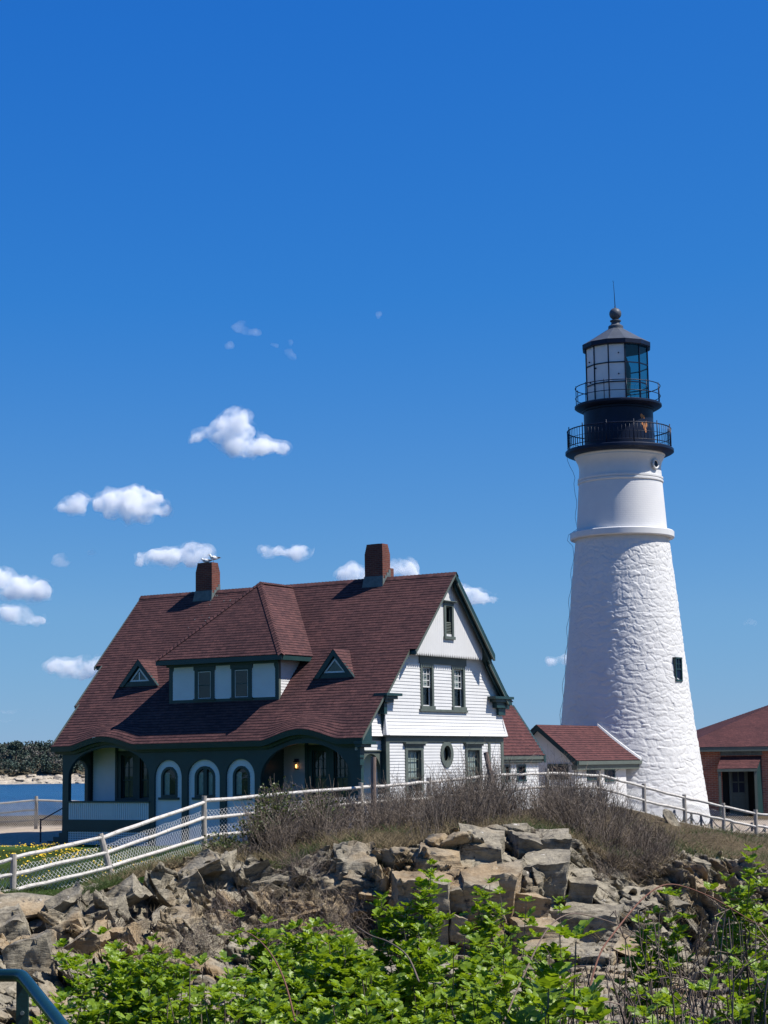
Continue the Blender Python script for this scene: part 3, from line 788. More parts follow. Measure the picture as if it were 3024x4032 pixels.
# small triangular dormers
for (uc, hw) in ((-11.58, .97), (-2.36, .88)):
    vb = .33; wb, wa = roof_w(vb)-.02, 4.12; vbk = v_of(wa)
    mb = MB(); mb.prism([(uc-hw+.1,wb),(uc+hw-.1,wb),(uc,wa-.08)], 'v', vb+.03, vb+.9); td = hb(mb, 'eyelid_dormer', 'green')
    mb = MB(); A = (uc, vb-.10, wa+.03); Bk = (uc, vbk+.05, wa+.03)
    for s in (1, -1):
        c0 = (uc+s*(hw+.03), vb-.10, wb-.03); 
        course_face(mb, c0 if s > 0 else (uc+s*(hw+.03), vb+.02, wb-.03), (uc+s*(hw+.03), vb+.02, wb-.03) if s > 0 else c0, Bk if s > 0 else A, A if s > 0 else Bk)
    hb(mb, 'eyelid_roof', 'shingle', td)
    mb = MB()       # raked front boards and base board
    mb.prism([(uc-hw-.02,wb),(uc-hw+.22,wb),(uc,wa-.22),(uc+hw-.22,wb),(uc+hw+.02,wb),(uc,wa+.02)], 'v', vb-.09, vb+.03)
    mb.prism([(uc-hw+.08,wb-.0),(uc+hw-.08,wb),(uc+hw-.26,wb+.17),(uc-hw+.26,wb+.17)], 'v', vb-.05, vb+.03)
    hb(mb, 'eyelid_board', 'green', td)
    mb = MB(); f, g = .50, .36; yb = wb+.19
    tri = lambda h, y0, ht: [(uc-h, y0), (uc+h, y0), (uc, y0+ht)]
    o_, i_ = tri(.50, yb, .53), tri(.36, yb+.06, .38)
    for i in range(3):
        j = (i+1) % 3
        mb.q((o_[i][0],vb-.0,o_[i][1]),(o_[j][0],vb-.0,o_[j][1]),(i_[j][0],vb-.0,i_[j][1]),(i_[i][0],vb-.0,i_[i][1]))
        mb.q((o_[i][0],vb,o_[i][1]),(o_[j][0],vb,o_[j][1]),(o_[j][0],vb+.04,o_[j][1]),(o_[i][0],vb+.04,o_[i][1]))
    if uc < -5: mb.box((uc-.03,vb-.0,yb+.06),(uc+.03,vb+.02,yb+.36))
    hb(mb, 'eyelid_frame', 'white_panel', td)
    mb = MB(); mb.q(*[(x, vb+.022, y) for x, y in i_]); hb(mb, 'eyelid_pane', 'glass', td)

# chimneys
def chimney(u0, u1, v0, v1, top, step):
    mb = MB(); ym = top-.42; tp = .085
    mb.box((u0,v0,6.0),(u1,v1,ym))
    for i in range(6):
        a, b_ = tp*i/6*1.1, ym+(top-ym)*i/6
        mb.box((u0+a,v0+a*.3,b_),(u1-a*.35,v1-a*1.3,ym+(top-ym)*(i+1)/6))
    if step: mb.box((u0+.1,v1,6.4),(u1-.02,v1+.28,7.45))
    ch = hb(mb, 'chimney', 'brick', roof)
    mb = MB(); h = roof_w(v0)
    mb.hexa([(u0-.10,v0-.07,h-.06),(u1+.04,v0-.07,h-.06),(u1+.02,v0+.0,h-.2),(u0-.02,v0,h-.2),(u0-.02,v0-.015,h+.36),(u1+.015,v0-.015,h+.36),(u1+.015,v0+.02,h+.36),(u0-.02,v0+.02,h+.36)])
    k = 4
    for i in range(k):
        a, b_ = v0+(v1-v0)*i/k, v0+(v1-v0)*(i+1)/k; mb.box((u1,a,roof_w(a)-.2),(u1+.018,b_,roof_w(a)+.26-.02*i))
    hb(mb, 'chimney_flashing', 'lead', roof)
    mb = MB(); mb.box((u0+.22,v0+.1,top-.02),(u1-.22,v1-.18,top+.015)); hb(mb, 'chimney_flue', 'deep', roof)
chimney(-11.52, -10.68, 3.76, 4.30, 8.20, False)
chimney(-3.29, -2.47, 3.82, 4.36, 8.36, True)

# porch steps with iron handrail at the seaward end
mb = MB()
for i in range(3): mb.box((-14.25-.3*i,-1.25,HG),(-13.86-.3*i+.0,-.3,-2.50-.16*i))
hb(mb, 'porch_steps', 'green', bevel=.01)
mb = MB()
mb.tube([(-14.0,-1.2,-2.6),(-14.0,-1.2,-1.50)], .03, 8); mb.tube([(-15.25,-1.2,HG),(-15.25,-1.2,-1.98)], .03, 8); mb.tube([(-14.0,-1.2,-1.52),(-15.25,-1.2,-2.05)], .024, 8); mb.tube([(-15.25,-1.2,-2.36),(-15.25,-1.2,-2.30)], .045, 8)
hb(mb, 'step_handrail', 'black')
# ------------------------------------------------------------------ lighthouse
TD = 86.; TK = TD/82.
tc_ = at(2479, 3100, TD); TX = tc_.x; TG = -2.80
tower = empty('lighthouse', (TX, TD, TG)); tag(tower, 'tall white stone lighthouse with black gallery and glass lantern on top', 'lighthouse')
def tz(z): return z*TK - TG                 # heights read off at 82 m, local to the tower base
VIEW = math.atan2(TX, TD)                   # direction in which the tower stands

# rubble-stone shaft, whitewashed
prof = [(-2.9,3.46),(-1.8,3.35),(-.53,3.18),(1.53,2.91),(2.7,2.78),(4.75,2.56),(6.89,2.36),(9.58,2.08),(9.78,2.06)]
zs = np.array([p[0] for p in prof]); rs = np.array([p[1] for p in prof])*TK
nt_, nz_ = 620, 440
th = np.linspace(0, 2*np.pi, nt_+1); zz = np.linspace(-2.9, 9.78, nz_)
Z, T = np.meshgrid(zz, th, indexing='ij'); Rr = np.interp(Z, zs, rs)
# stones: courses of uneven height, joints staggered, so that the cells read as laid rubble
warp = (fbm(np.stack([T*3.1, Z*.9, 0*Z], -1), 3, 5)-.5)
s_row = Z/.27 + warp*1.5; row = np.floor(s_row)
rr = hsh(row, row*0, row*0, 3)
wid = .36 + .25*hsh(row, row*0+1, row*0, 9)
s_col = T*2.95/wid + rr*7.3 + (fbm(np.stack([T*5, Z*2, Z*0+3], -1), 2, 8)-.5)*1.1
p3 = np.stack([s_col*.86, s_row*.93, np.zeros_like(Z)+.5], -1)
d1, d2, rid, off = cells(p3, 40, .75)
edge = np.clip((d2-d1)/.30, 0, 1); edge = edge*edge*(3-2*edge)
dis = .050*edge + .055*(rid[...,0]-.5) + .09*(rid[...,1]-.5)*off[...,0]*edge + .12*(rid[...,2]-.5)*off[...,1]*edge
dis += .075*(fbm(np.stack([T*18, Z*6, Z*0], -1), 4, 21)-.5)
dis *= np.clip((9.7-Z)/.3, 0, 1)*.30
dis[:, -1] = dis[:, 0]
Rr = Rr + dis
V = np.stack([Rr*np.cos(T), Rr*np.sin(T), Z*TK-TG], -1)
npmesh('stone_shaft', V, grid_faces(nz_, nt_+1)[:, ::-1], M['tower'], tower, smooth=True)

def lat(name, pr, mat, n=96, smooth=True, parent=tower, a0=0., closed=False, scale=True):
    mb = MB(); mb.lathe([(r*TK, tz(z)) for r, z in pr], n, a0=a0, closed=closed)
    o = mb.build(name, M[mat], parent, smooth=False)
    if smooth:
        o.data.polygons.foreach_set('use_smooth', [True]*len(o.data.polygons))
        e = o.modifiers.new('edge', 'EDGE_SPLIT'); e.split_angle = R(32)
    return o
lat('belt_course', [(2.0,9.74),(2.28,9.74),(2.31,9.78),(2.31,10.02),(2.27,10.06),(1.9,10.10)], 'white', closed=True)
# brick upper shaft: painted brick
def painted_brick():
    m, nt, b = nodes('whitewashed_brick')
    tc = nt.nodes.new('ShaderNodeTexCoord'); s = nt.nodes.new('ShaderNodeSeparateXYZ'); nt.links.new(tc.outputs['Object'], s.inputs[0])
    at2 = N(nt, 'ShaderNodeMath', operation='ARCTAN2'); nt.links.new(s.outputs[1], at2.inputs[0]); nt.links.new(s.outputs[0], at2.inputs[1])
    mu = N(nt, 'ShaderNodeMath', operation='MULTIPLY'); mu.inputs[1].default_value = 2.0; nt.links.new(at2.outputs[0], mu.inputs[0])
    cb = nt.nodes.new('ShaderNodeCombineXYZ'); nt.links.new(mu.outputs[0], cb.inputs[0]); nt.links.new(s.outputs[2], cb.inputs[1])
    br = N(nt, 'ShaderNodeTexBrick'); br.inputs['Scale'].default_value = 1; br.inputs['Brick Width'].default_value = .24; br.inputs['Row Height'].default_value = .10; br.inputs['Mortar Size'].default_value = .018; br.inputs['Mortar Smooth'].default_value = .6
    br.inputs['Color1'].default_value = (1,1,1,1); br.inputs['Color2'].default_value = (.7,.7,.7,1); br.inputs['Mortar'].default_value = (0,0,0,1)
    nt.links.new(cb.outputs[0], br.inputs['Vector']); bump(nt, b, br.outputs['Color'], .005, .4)
    n = noise(nt, tc.outputs['Object'], 1.2, 6, .6); r = ramp(nt, n.outputs['Fac'], [(.3,(.57,.57,.58)),(.7,(.62,.62,.615))]); nt.links.new(r.outputs['Color'], b.inputs['Base Color']); b.inputs['Roughness'].default_value = .6
    return m
M['wbrick'] = painted_brick()
lat('brick_shaft', [(2.02,9.9),(2.0,10.2),(1.86,12.28)], 'wbrick', closed=True)
lat('neck_moulding', [(1.86,12.22),(1.91,12.26),(1.91,12.33),(1.87,12.36),(1.90,12.40),(1.90,12.48),(1.85,12.50),(1.83,12.75),(1.82,12.95),(1.86,13.15),(1.95,13.33),(1.97,13.36),(1.97,13.43),(2.03,13.47),(2.03,13.60)], 'white', closed=True)
lat('gallery_deck', [(1.9,13.50),(2.18,13.50),(2.36,13.58),(2.42,13.62),(2.42,13.73),(2.38,13.77),(1.5,13.78)], 'black')
lat('watch_room', [(1.58,13.76),(1.58,13.86),(1.55,13.90),(1.55,15.50),(1.62,15.52),(1.62,15.6)], 'black', closed=True)
lat('lantern_deck', [(1.5,15.58),(1.75,15.60),(1.90,15.68),(1.95,15.72),(1.95,15.80),(1.91,15.83),(1.3,15.84)], 'black')
mb = MB()       # rust showing through the black drum, on its sunny side
for (a, z, sx, sz) in ((.82,14.62,.10,.22),(.86,14.5,.07,.16),(.74,14.75,.06,.10),(.90,14.72,.06,.20),(.72,15.10,.10,.12),(.80,15.06,.06,.08)):
    ang0 = math.pi/2 - VIEW - math.pi + a*1.0; k = 9; pts = []
    for i in range(k):
        t = 2*math.pi*i/k; rj = .6+.5*random.random(); aa = ang0 + sx*rj*math.cos(t)/1.55; pts.append((1.556*TK*math.cos(aa), 1.556*TK*math.sin(aa), tz(z+sz*rj*math.sin(t))))
    mb.q(*pts)
mb.build('rust_patch', M['copper'], tower)
def ring_rail(r, z, rad): 
    mb = MB(); n = 72
    mb.tube([(r*TK*math.cos(2*math.pi*i/n), r*TK*math.sin(2*math.pi*i/n), tz(z)) for i in range(n+1)], rad, 6, False); return mb
lr = ring_rail(2.31, 14.66, .028).build('gallery_railing', M['black'], tower, smooth=True)
ring_rail(2.31, 13.92, .02).build('lower_rail', M['black'], lr, smooth=True)
ring_rail(2.31, 14.28, .012).build('middle_rail', M['black'], lr, smooth=True)
for i in range(12):
    a = 2*math.pi*(i+.3)/12; mb = MB(); mb.tube([(2.31*TK*math.cos(a), 2.31*TK*math.sin(a), tz(13.75)), (2.31*TK*math.cos(a), 2.31*TK*math.sin(a), tz(14.80))], .026, 6); mb.build('rail_post', M['black'], lr, smooth=True)
for i in range(84):
    a = 2*math.pi*i/84; mb = MB(); mb.tube([(2.31*TK*math.cos(a), 2.31*TK*math.sin(a), tz(13.90)), (2.31*TK*math.cos(a), 2.31*TK*math.sin(a), tz(14.66))], .013, 5); mb.build('baluster', M['black'], lr, smooth=True)
ur = ring_rail(1.90, 16.64, .022).build('lantern_railing', M['black'], tower, smooth=True)
ring_rail(1.90, 16.18, .018).build('lower_rail', M['black'], ur, smooth=True)
for i in range(12):
    a = 2*math.pi*(i+.15)/12; mb = MB(); mb.tube([(1.90*TK*math.cos(a), 1.90*TK*math.sin(a), tz(15.8)), (1.90*TK*math.cos(a), 1.90*TK*math.sin(a), tz(16.70))], .02, 6); mb.build('rail_post', M['black'], ur, smooth=True)
# lantern: twelve sides, the landward ones blanked with white panels
LZ0, LZ1, LR = 15.86, 18.40, 1.42
a_view = math.atan2(-TD, -TX)               # from the tower towards the camera
va = [a_view + R(30)*(i+.5) for i in range(12)]
lf = MB(); q0, q1 = tz(LZ0), tz(LZ1)
for i in range(12):
    a, b_ = va[i], va[(i+1) % 12]; A = (LR*TK*math.cos(a), LR*TK*math.sin(a)); B = (LR*TK*math.cos(b_), LR*TK*math.sin(b_))
    lf.tube([(A[0],A[1],q0-.05),(A[0],A[1],q1+.05)], .032, 6)
    for f in (0, .315, .66, 1.): lf.bar((A[0],A[1],q0+(q1-q0)*f), (B[0],B[1],q0+(q1-q0)*f), .04, .05)
lan = lf.build('lantern_frame', M['black'], tower)
for i in range(12):
    a, b_ = va[i], va[(i+1) % 12]; f = .985
    A = (LR*f*TK*math.cos(a), LR*f*TK*math.sin(a)); B = (LR*f*TK*math.cos(b_), LR*f*TK*math.sin(b_))
    # the side facing the camera is i = 11; to its right (east) i increases
    blank = i in (11, 10, 9, 8, 7)
    mb = MB(); mb.q((*A,q0),(*B,q0),(*B,q1),(*A,q1))
    if blank:
        for (fx, fz) in ((.55,.22),(.5,.52),(.62,.86),(.3,.68)):
            pass
    mb.build('white_lantern_panel' if blank else 'lantern_glass', M['white_panel'] if blank else M['lantern_glass'], lan)
lat('lens_pedestal', [(.35,15.84),(.35,16.25),(.55,16.3),(.62,16.9),(.62,17.5),(.45,18.0),(.1,18.2)], 'glassy' if 'glassy' in M else 'slate', 24)
mb = MB()        # small vents in the blanked panes
for (i, f, z) in ((11,.62,17.95),(11,.6,17.0),(9,.5,17.7),(9,.55,16.75),(10,.1,17.35)):
    mb = MB(); a = va[i]*(1-f) + (va[i]+R(30))*f; rr_ = LR*TK*.975; c0 = Vector((rr_*math.cos(a), rr_*math.sin(a), tz(z))); o_ = Vector((math.cos(a), math.sin(a), 0))
    mb.tube([c0, c0+o_*.05], .035, 8); mb.build('vent', M['black'], lan)
def poly12(pr, name, mat): 
    mb = MB(); mb.lathe([(r*TK, tz(z)) for r, z in pr], 12, a0=va[0]); return mb.build(name, M[mat], tower)
poly12([(1.40,18.36),(1.53,18.36),(1.57,18.40),(1.57,18.58),(1.50,18.60),(1.3,18.62)], 'lantern_cornice', 'black')
poly12([(1.57,18.585),(1.10,18.86),(.34,19.34),(.30,19.36)], 'lantern_roof', 'slate')
lat('vent_ball', [(.34,19.30),(.34,19.46),(.30,19.50),(.22,19.54),(.19,19.62),(.20,19.66),(.25,19.70),(.25,19.74),(.18,19.77)] + [(.275*math.cos(t), 20.05+.275*math.sin(t)) for t in np.linspace(-1.2, 1.5, 14)] + [(.03,20.33),(.03,20.40)], 'slate', 32)
mb = MB(); mb.tube([(0,0,tz(20.36)),(-.02,0,tz(21.0)),(-.05,0,tz(21.52))], [.022,.014,.009], 6); mb.tube([(-.05,0,tz(21.50)),(-.02,0,tz(21.60))], .006, 5); mb.tube([(-.05,0,tz(21.50)),(-.09,0,tz(21.60))], .006, 5)
mb.build('lightning_rod', M['black'], tower)
# stair window and small round window
wp = at(2100+836*.678, 1800+1243*.678, TD); wa = None
for aa in np.linspace(-math.pi, 0, 2000):
    zc = wp.z*1.0; r_ = np.interp(zc/TK, zs, rs); p = Vector((TX+r_*math.cos(aa), TD+r_*math.sin(aa), zc))
    if wa is None or abs(p.x/p.y - wp.x/wp.y) < best: best, wa = abs(p.x/p.y - wp.x/wp.y), aa
r_ = float(np.interp(wp.z/TK, zs, rs)); nrm = Vector((math.cos(wa), math.sin(wa), 0)); tg = Vector((-math.sin(wa), math.cos(wa), 0)); wc = nrm*(r_-.04) + Vector((0,0,wp.z-TG))
def wq(mb, s0, s1, z0, z1, d0, d1):
    mb.hexa([wc+tg*s0+nrm*d0+Vector((0,0,z0)), wc+tg*s1+nrm*d0+Vector((0,0,z0)), wc+tg*s1+nrm*d1+Vector((0,0,z0)), wc+tg*s0+nrm*d1+Vector((0,0,z0)),
             wc+tg*s0+nrm*d0+Vector((0,0,z1)), wc+tg*s1+nrm*d0+Vector((0,0,z1)), wc+tg*s1+nrm*d1+Vector((0,0,z1)), wc+tg*s0+nrm*d1+Vector((0,0,z1))])
mb = MB()
for (s0,s1,z0,z1) in ((-.27,-.20,-.53,.53),(.20,.27,-.53,.53),(-.27,.27,.47,.54),(-.27,.27,-.56,-.47)): wq(mb, s0,s1,z0,z1,-.1,.15)
for (s0,s1,z0,z1) in ((-.2,.2,-.03,.03),(-.02,.02,.0,.47),(-.2,.2,.22,.25)): wq(mb, s0,s1,z0,z1,.09,.13)
tw = mb.build('stair_window', M['green'], tower)
mb = MB(); wq(mb, -.21,.21,-.48,.48,.03,.10); mb.build('pane', M['black'], tw)
a = a_view + R(55); mb = MB(); c0 = Vector((1.80*TK*math.cos(a), 1.80*TK*math.sin(a), tz(12.93))); o_ = Vector((math.cos(a), math.sin(a), 0)); t_ = Vector((-math.sin(a), math.cos(a), 0))
n = 20; ringp = [c0 + t_*(.2*math.cos(2*math.pi*i/n)) + Vector((0,0,.2*math.sin(2*math.pi*i/n))) + o_*.12 for i in range(n+1)]; mb.tube(ringp, .05, 6, False)
pw = mb.build('round_window', M['white'], tower, smooth=True)
mb = MB(); mb.q(*[c0 + t_*(.18*math.cos(2*math.pi*i/n)) + Vector((0,0,.18*math.sin(2*math.pi*i/n))) + o_*.12 for i in range(n)]); mb.build('pane', M['black'], pw)
# slack cable hanging down the shady side
mb = MB(); a = a_view - R(84); pts = []
for i in range(60):
    f = i/59; z = 13.6-15.2*f; r0 = float(np.interp(z, zs, rs)) if z < 9.6 else (1.95 if z < 12.2 else 2.0+.3*max(0,(z-12.6)))*TK
    if 9.5 <= z < 10.2: r0 = 2.34*TK
    pts.append(((r0+.07+.05*math.sin(i*1.3))*math.cos(a), (r0+.07)*math.sin(a), tz(z)))
mb.tube(pts, .009, 5); mb.build('hanging_cable', M['black'], tower)

# ------------------------------------------------------------------ low wing behind the house and the white link building by the tower
def hb2(mb, name, mat, parent, **k): return mb.build(name, M[mat], parent, off=HB, **k)
wing = empty('rear_wing', (HO.x, HO.y, HG), -TH); tag(wing, 'low white rear wing with steep maroon roof just right of the house gable', 'house wing')
ue, ur_, we_, wr_ = .02, -1.42, .24, 2.30; v0, v1 = 8.6, 12.02
mb = MB(); course_face(mb, (ue,v0,we_),(ue,v1,we_),(ur_,v1,wr_),(ur_,v0,wr_), .15); course_face(mb, (2*ur_-ue,v1,we_),(2*ur_-ue,v0,we_),(ur_,v0,wr_),(ur_,v1,wr_), .15); hb2(mb, 'roof', 'shingle2', wing)
mb = MB(); mb.box((ue-.09,v0,we_-.16),(ue-.02,v1,we_-.01)); mb.box((ue-.16,v0,we_-.26),(ue-.07,v1-.04,we_-.16)); mb.box((2*ur_,v0,we_-.3),(ue-.1,v1-.06,we_-.2)); hb2(mb, 'eave_board', 'trim', wing)
mb = MB(); sl_ = (wr_-we_)/(ur_-ue)
for (A,B) in (((ue,we_),(ur_,wr_)), ((2*ur_-ue,we_),(ur_,wr_))):
    mb.prism([(A[0],A[1]+.01),(B[0],B[1]+.01),(B[0],B[1]-.3),(A[0],A[1]-.3)], 'v', v1-.08, v1+.09)
hb2(mb, 'barge_board', 'green', wing)
XU = ('u', -.22)
hol = [(8.95,9.45,-.75,-.12),(10.0,10.75,-.75,-.12)]
mb = MB(); claps(mb, XU, -2.95, .06, .11, lambda w: (8.5, 11.85), hol); hb2(mb, 'wall', 'white', wing)
mb = MB(); mb.prism([(-.35,-2.95),(-.35,.15),(ur_,wr_-.3),(2*ur_,0),(2*ur_,-2.95)], 'v', 8.55, 11.84); hb2(mb, 'wall_core', 'white', wing)
for (s0,s1,w0,w1) in hol:
    mb = MB(); pbox(mb, XU, s0, s0+.09, w0, w1, -.05, .04); pbox(mb, XU, s1-.09, s1, w0, w1, -.05, .04); pbox(mb, XU, s0+.09, s1-.09, w1-.08, w1, -.05, .038); pbox(mb, XU, s0-.03, s1+.03, w0-.05, w0+.03, -.05, .06); wn = hb2(mb, 'window', 'green', wing)
    mb = MB(); pbox(mb, XU, s0+.08, s1-.08, w0, w1-.05, -.12, -.10); hb2(mb, 'pane', 'black', wn)

link_b = empty('link_building', (HO.x, HO.y, HG), -TH); tag(link_b, 'small white gabled building joined to the foot of the lighthouse', 'outbuilding')
ue, ur_, we_, wr_ = .52, -1.36, .0, 1.53; v0, v1 = 13.9, 20.6; um = 2*ur_-ue
mb = MB(); course_face(mb, (ue,v0,we_),(ue,v1,we_),(ur_,v1,wr_),(ur_,v0,wr_), .15); course_face(mb, (um,v1,we_),(um,v0,we_),(ur_,v0,wr_),(ur_,v1,wr_), .15); hb2(mb, 'roof', 'shingle2', link_b)
mb = MB()
for (A,B) in (((ue,we_),(ur_,wr_)), ((um,we_),(ur_,wr_))):
    mb.prism([(A[0],A[1]-.01),(B[0],B[1]-.01),(B[0],B[1]-.24),(A[0],A[1]-.24)], 'v', v0+.02, v0+.10)
    mb.prism([(A[0],A[1]-.02),(B[0],B[1]-.02),(B[0],B[1]-.13),(A[0],A[1]-.13)], 'v', v0+.10, v0+.42)
hb2(mb, 'barge_board', 'green', link_b)
mb = MB(); mb.box((ue-.07,v0+.1,we_-.17),(ue+.03,v1-.3,we_-.02)); mb.box((ue-.32,v0+.1,we_-.38),(ue-.07,v1-.3,we_-.17)); hb2(mb, 'gutter', 'trim', link_b)
M['stucco'] = paint('white_stucco', (.60,.60,.60), .7, .05, 1.2, 26., .01)
mb = MB(); mb.prism([(ue-.3,HG),(ue-.3,we_-.2),(ur_,wr_-.14),(um+.3,we_-.2),(um+.3,HG)], 'v', v0+.34, 19.2); hb2(mb, 'wall', 'stucco', link_b)
XU = ('u', ue-.3)
for (s0,s1,w0,w1) in ((15.35,16.65,-.78,-.32),(17.05,18.05,-.86,-.34)):
    mb = MB(); pbox(mb, XU, s0, s0+.1, w0, w1, -.05, .04); pbox(mb, XU, s1-.1, s1, w0, w1, -.05, .04); pbox(mb, XU, s0+.1, s1-.1, w1-.09, w1, -.05, .038); pbox(mb, XU, s0, s1, w0-.05, w0+.03, -.05, .06); wn = hb2(mb, 'window', 'green', link_b)
    mb = MB(); pbox(mb, XU, s0+.09, s1-.09, w0, w1-.05, -.05, .008); hb2(mb, 'pane', 'black', wn)
mb = MB(); c0 = (-.55, -.42); mb.box((c0[0]-.48,v0+.30,c0[1]-.35),(c0[0]+.48,v0+.35,c0[1]+.30)); wn = hb2(mb, 'gable_window', 'green', link_b)
mb = MB(); mb.box((c0[0]-.38,v0+.285,c0[1]-.25),(c0[0]+.38,v0+.298,c0[1]+.20)); hb2(mb, 'pane', 'black', wn)
mb = MB()      # metal flashing where the roof meets the tower
for i in range(9):
    f0, f1 = i/9, (i+1)/9; u0, u1 = ur_+(ue-ur_)*f0, ur_+(ue-ur_)*f1
    def vt(u): 
        loc = HO + Vector((math.cos(TH)*u, -math.sin(TH)*u, 0)); d = Vector((math.sin(TH), math.cos(TH), 0)); w_ = wr_+(we_-wr_)*(u-ur_)/(ue-ur_)
        rel = Vector((loc.x-TX, loc.y-TD, 0)); bq = rel.dot(d); cq = rel.dot(rel) - float(np.interp(w_/TK, zs, rs))**2; return -bq - math.sqrt(max(0, bq*bq-cq)) - .03
    a, b_ = vt(u0), vt(u1); w0_, w1_ = wr_+(we_-wr_)*f0, wr_+(we_-wr_)*f1
    mb.hexa([(u0,a-.10,w0_-.02),(u1,b_-.10,w1_-.02),(u1,b_+.2,w1_-.02),(u0,a+.2,w0_-.02),(u0,a-.06,w0_+.10),(u1,b_-.06,w1_+.10),(u1,b_+.2,w1_+.12),(u0,a+.2,w0_+.12)])
hb2(mb, 'flashing', 'white', link_b)

# ------------------------------------------------------------------ brick building to the right of the tower
BK = 98./95.
def bp(x, z, d=0.): return (x*BK, 98.+d, z*BK)
bb = empty('brick_building', (20., 98., -2.95)); tag(bb, 'red brick building with low maroon hip roof at the right edge behind the lighthouse', 'building')
BO = (20., 98., -2.95)
def hb3(mb, name, mat, parent=bb, **k): return mb.build(name, M[mat], parent, off=BO, **k)
X0, X1 = 15.2*BK, 27.5*BK; E0 = .60*BK
mb = MB(); mb.box((X0,98.0,-3.6),(17.0*BK,98.3,E0-.1)); mb.box((18.98*BK,98.0,-3.6),(X1,98.3,E0-.1)); mb.box((17.0*BK,98.0,.12*BK),(18.98*BK,98.3,E0-.1)); mb.box((X0,98.3,-3.6),(X0+.3,111,E0-.1)); mb.box((X1-.3,98.3,-3.6),(X1,111,E0-.1)); hb3(mb, 'wall', 'brick_far')
mb = MB(); A, B, C, D = (X0-.5,97.5,E0),(X1+.5,97.5,E0),(X1+.5,111.5,E0),(X0-.5,111.5,E0); P_, Q_ = (X0+6.6,104.5,E0+2.62),(X1-3.4,104.5,E0+2.62)
course_face(mb, A, B, Q_, P_, .16); course_face(mb, D, A, P_, P_, .16); course_face(mb, B, C, Q_, Q_, .16); course_face(mb, C, D, P_, Q_, .16); hb3(mb, 'roof', 'shingle2')
mb = MB(); mb.box((X0-.47,97.52,E0-.24),(X1+.47,97.60,E0-.01)); mb.box((X0-.4,97.60,E0-.22),(X1+.4,98.2,E0-.14)); hb3(mb, 'eave_board', 'trim')
mb = MB(); mb.box((16.95*BK,97.93,.16*BK),(19.06*BK,98.0,.37*BK)); hb3(mb, 'door_lintel', 'lead')
mb = MB(); course_face(mb, bp(16.55,-.49,-1.25), bp(18.56,-.49,-1.25), bp(19.04,.13,-.02), bp(16.96,.13,-.02), .15)
hood = hb3(mb, 'porch_hood', 'shingle2')
mb = MB(); mb.box((16.55*BK,96.75,-.64*BK),(18.56*BK,96.85,-.50*BK)); mb.box((16.6*BK,96.78,-2.95),(16.73*BK,96.90,-.62*BK)); mb.box((18.40*BK,96.78,-2.95),(18.53*BK,96.90,-.62*BK)); hb3(mb, 'hood_beam', 'trim', hood)
mb = MB(); mb.hexa([bp(18.45,-2.9,-1.15),bp(18.53,-2.9,-1.15),bp(19.02,-2.9,-.02),bp(18.94,-2.9,-.02),bp(18.45,-.55,-1.15),bp(18.53,-.55,-1.15),bp(19.02,.06,-.02),bp(18.94,.06,-.02)]); hb3(mb, 'side_panel', 'green', hood)
mb = MB(); mb.box((16.62*BK,98.28,-2.95),(18.98*BK,98.34,.12*BK)); hb3(mb, 'porch_recess', 'deep')
mb = MB(); x0, x1 = 17.35*BK, 18.3*BK
mb.box((x0,98.0,-2.95),(x0+.12,98.2,-.55)); mb.box((x1-.12,98.0,-2.95),(x1,98.2,-.55)); mb.box((x0,98.0,-.68),(x1,98.2,-.55)); mb.box((x0+.12,98.06,-2.95),(x1-.12,98.14,-1.75))
for f in (0,.5,1): mb.box((x0+.12+(x1-x0-.3)*f,98.05,-1.75),(x0+.18+(x1-x0-.3)*f,98.13,-.68))
mb.box((x0+.12,98.05,-1.25),(x1-.12,98.13,-1.19))
for z in (-2.75,-2.3): mb.box((x0+.2,98.045,z),(x1-.2,98.065,z+.3))
dr = hb3(mb, 'door', 'trim', bevel=.01)
mb = MB(); mb.box((x0+.12,98.1,-1.75),(x1-.12,98.11,-.68)); hb3(mb, 'pane', 'black', dr)
mb = MB(); mb.tube([(x1-.2,98.03,-1.85),(x1-.2,97.96,-1.85)], .035, 8); hb3(mb, 'handle', 'lead', dr)
# ------------------------------------------------------------------ ground sheet
def gp(px, py, D): p = at(px, py, D); return (p.x, p.y, p.z)
CT = []
# camera path and the hollow in front of the outcrop
for x in (-14, -7, 0, 7, 14): CT += [(x,-8,-1.6),(x,0,-1.6),(x,4,-1.75),(x,8,-2.7),(x,13,-3.2),(x,20,-3.6),(x,27,-3.85),(x,33,-3.9)]
CT += [(-20,20,-3.6),(20,20,-3.7),(-22,34,-3.7),(24,34,-3.9)]
# lawn on the seaward side and round the house
for x, y in ((-9,44),(-12,50),(-9,50),(-7,50),(-15,58),(-11,58),(-8,58),(-5,58),(-16,66),(-12,68),(-18,74),(-22,60),(-26,50),(-30,70),(-6,74),(2,78)): CT.append((x,y,-2.97))
CT += [(-6,46,-2.8),(-4.6,46.5,-2.45),(-3,48,-2.0),(-1,50,-1.75),(1.3,53,-1.65),(3,57,-1.55),(5,60,-1.45),(7,62.5,-1.52),(9,64.5,-2.0),(10.6,65.5,-2.4),(12,66,-2.75),(13.4,66.5,-3.0),(16,67,-3.2)]
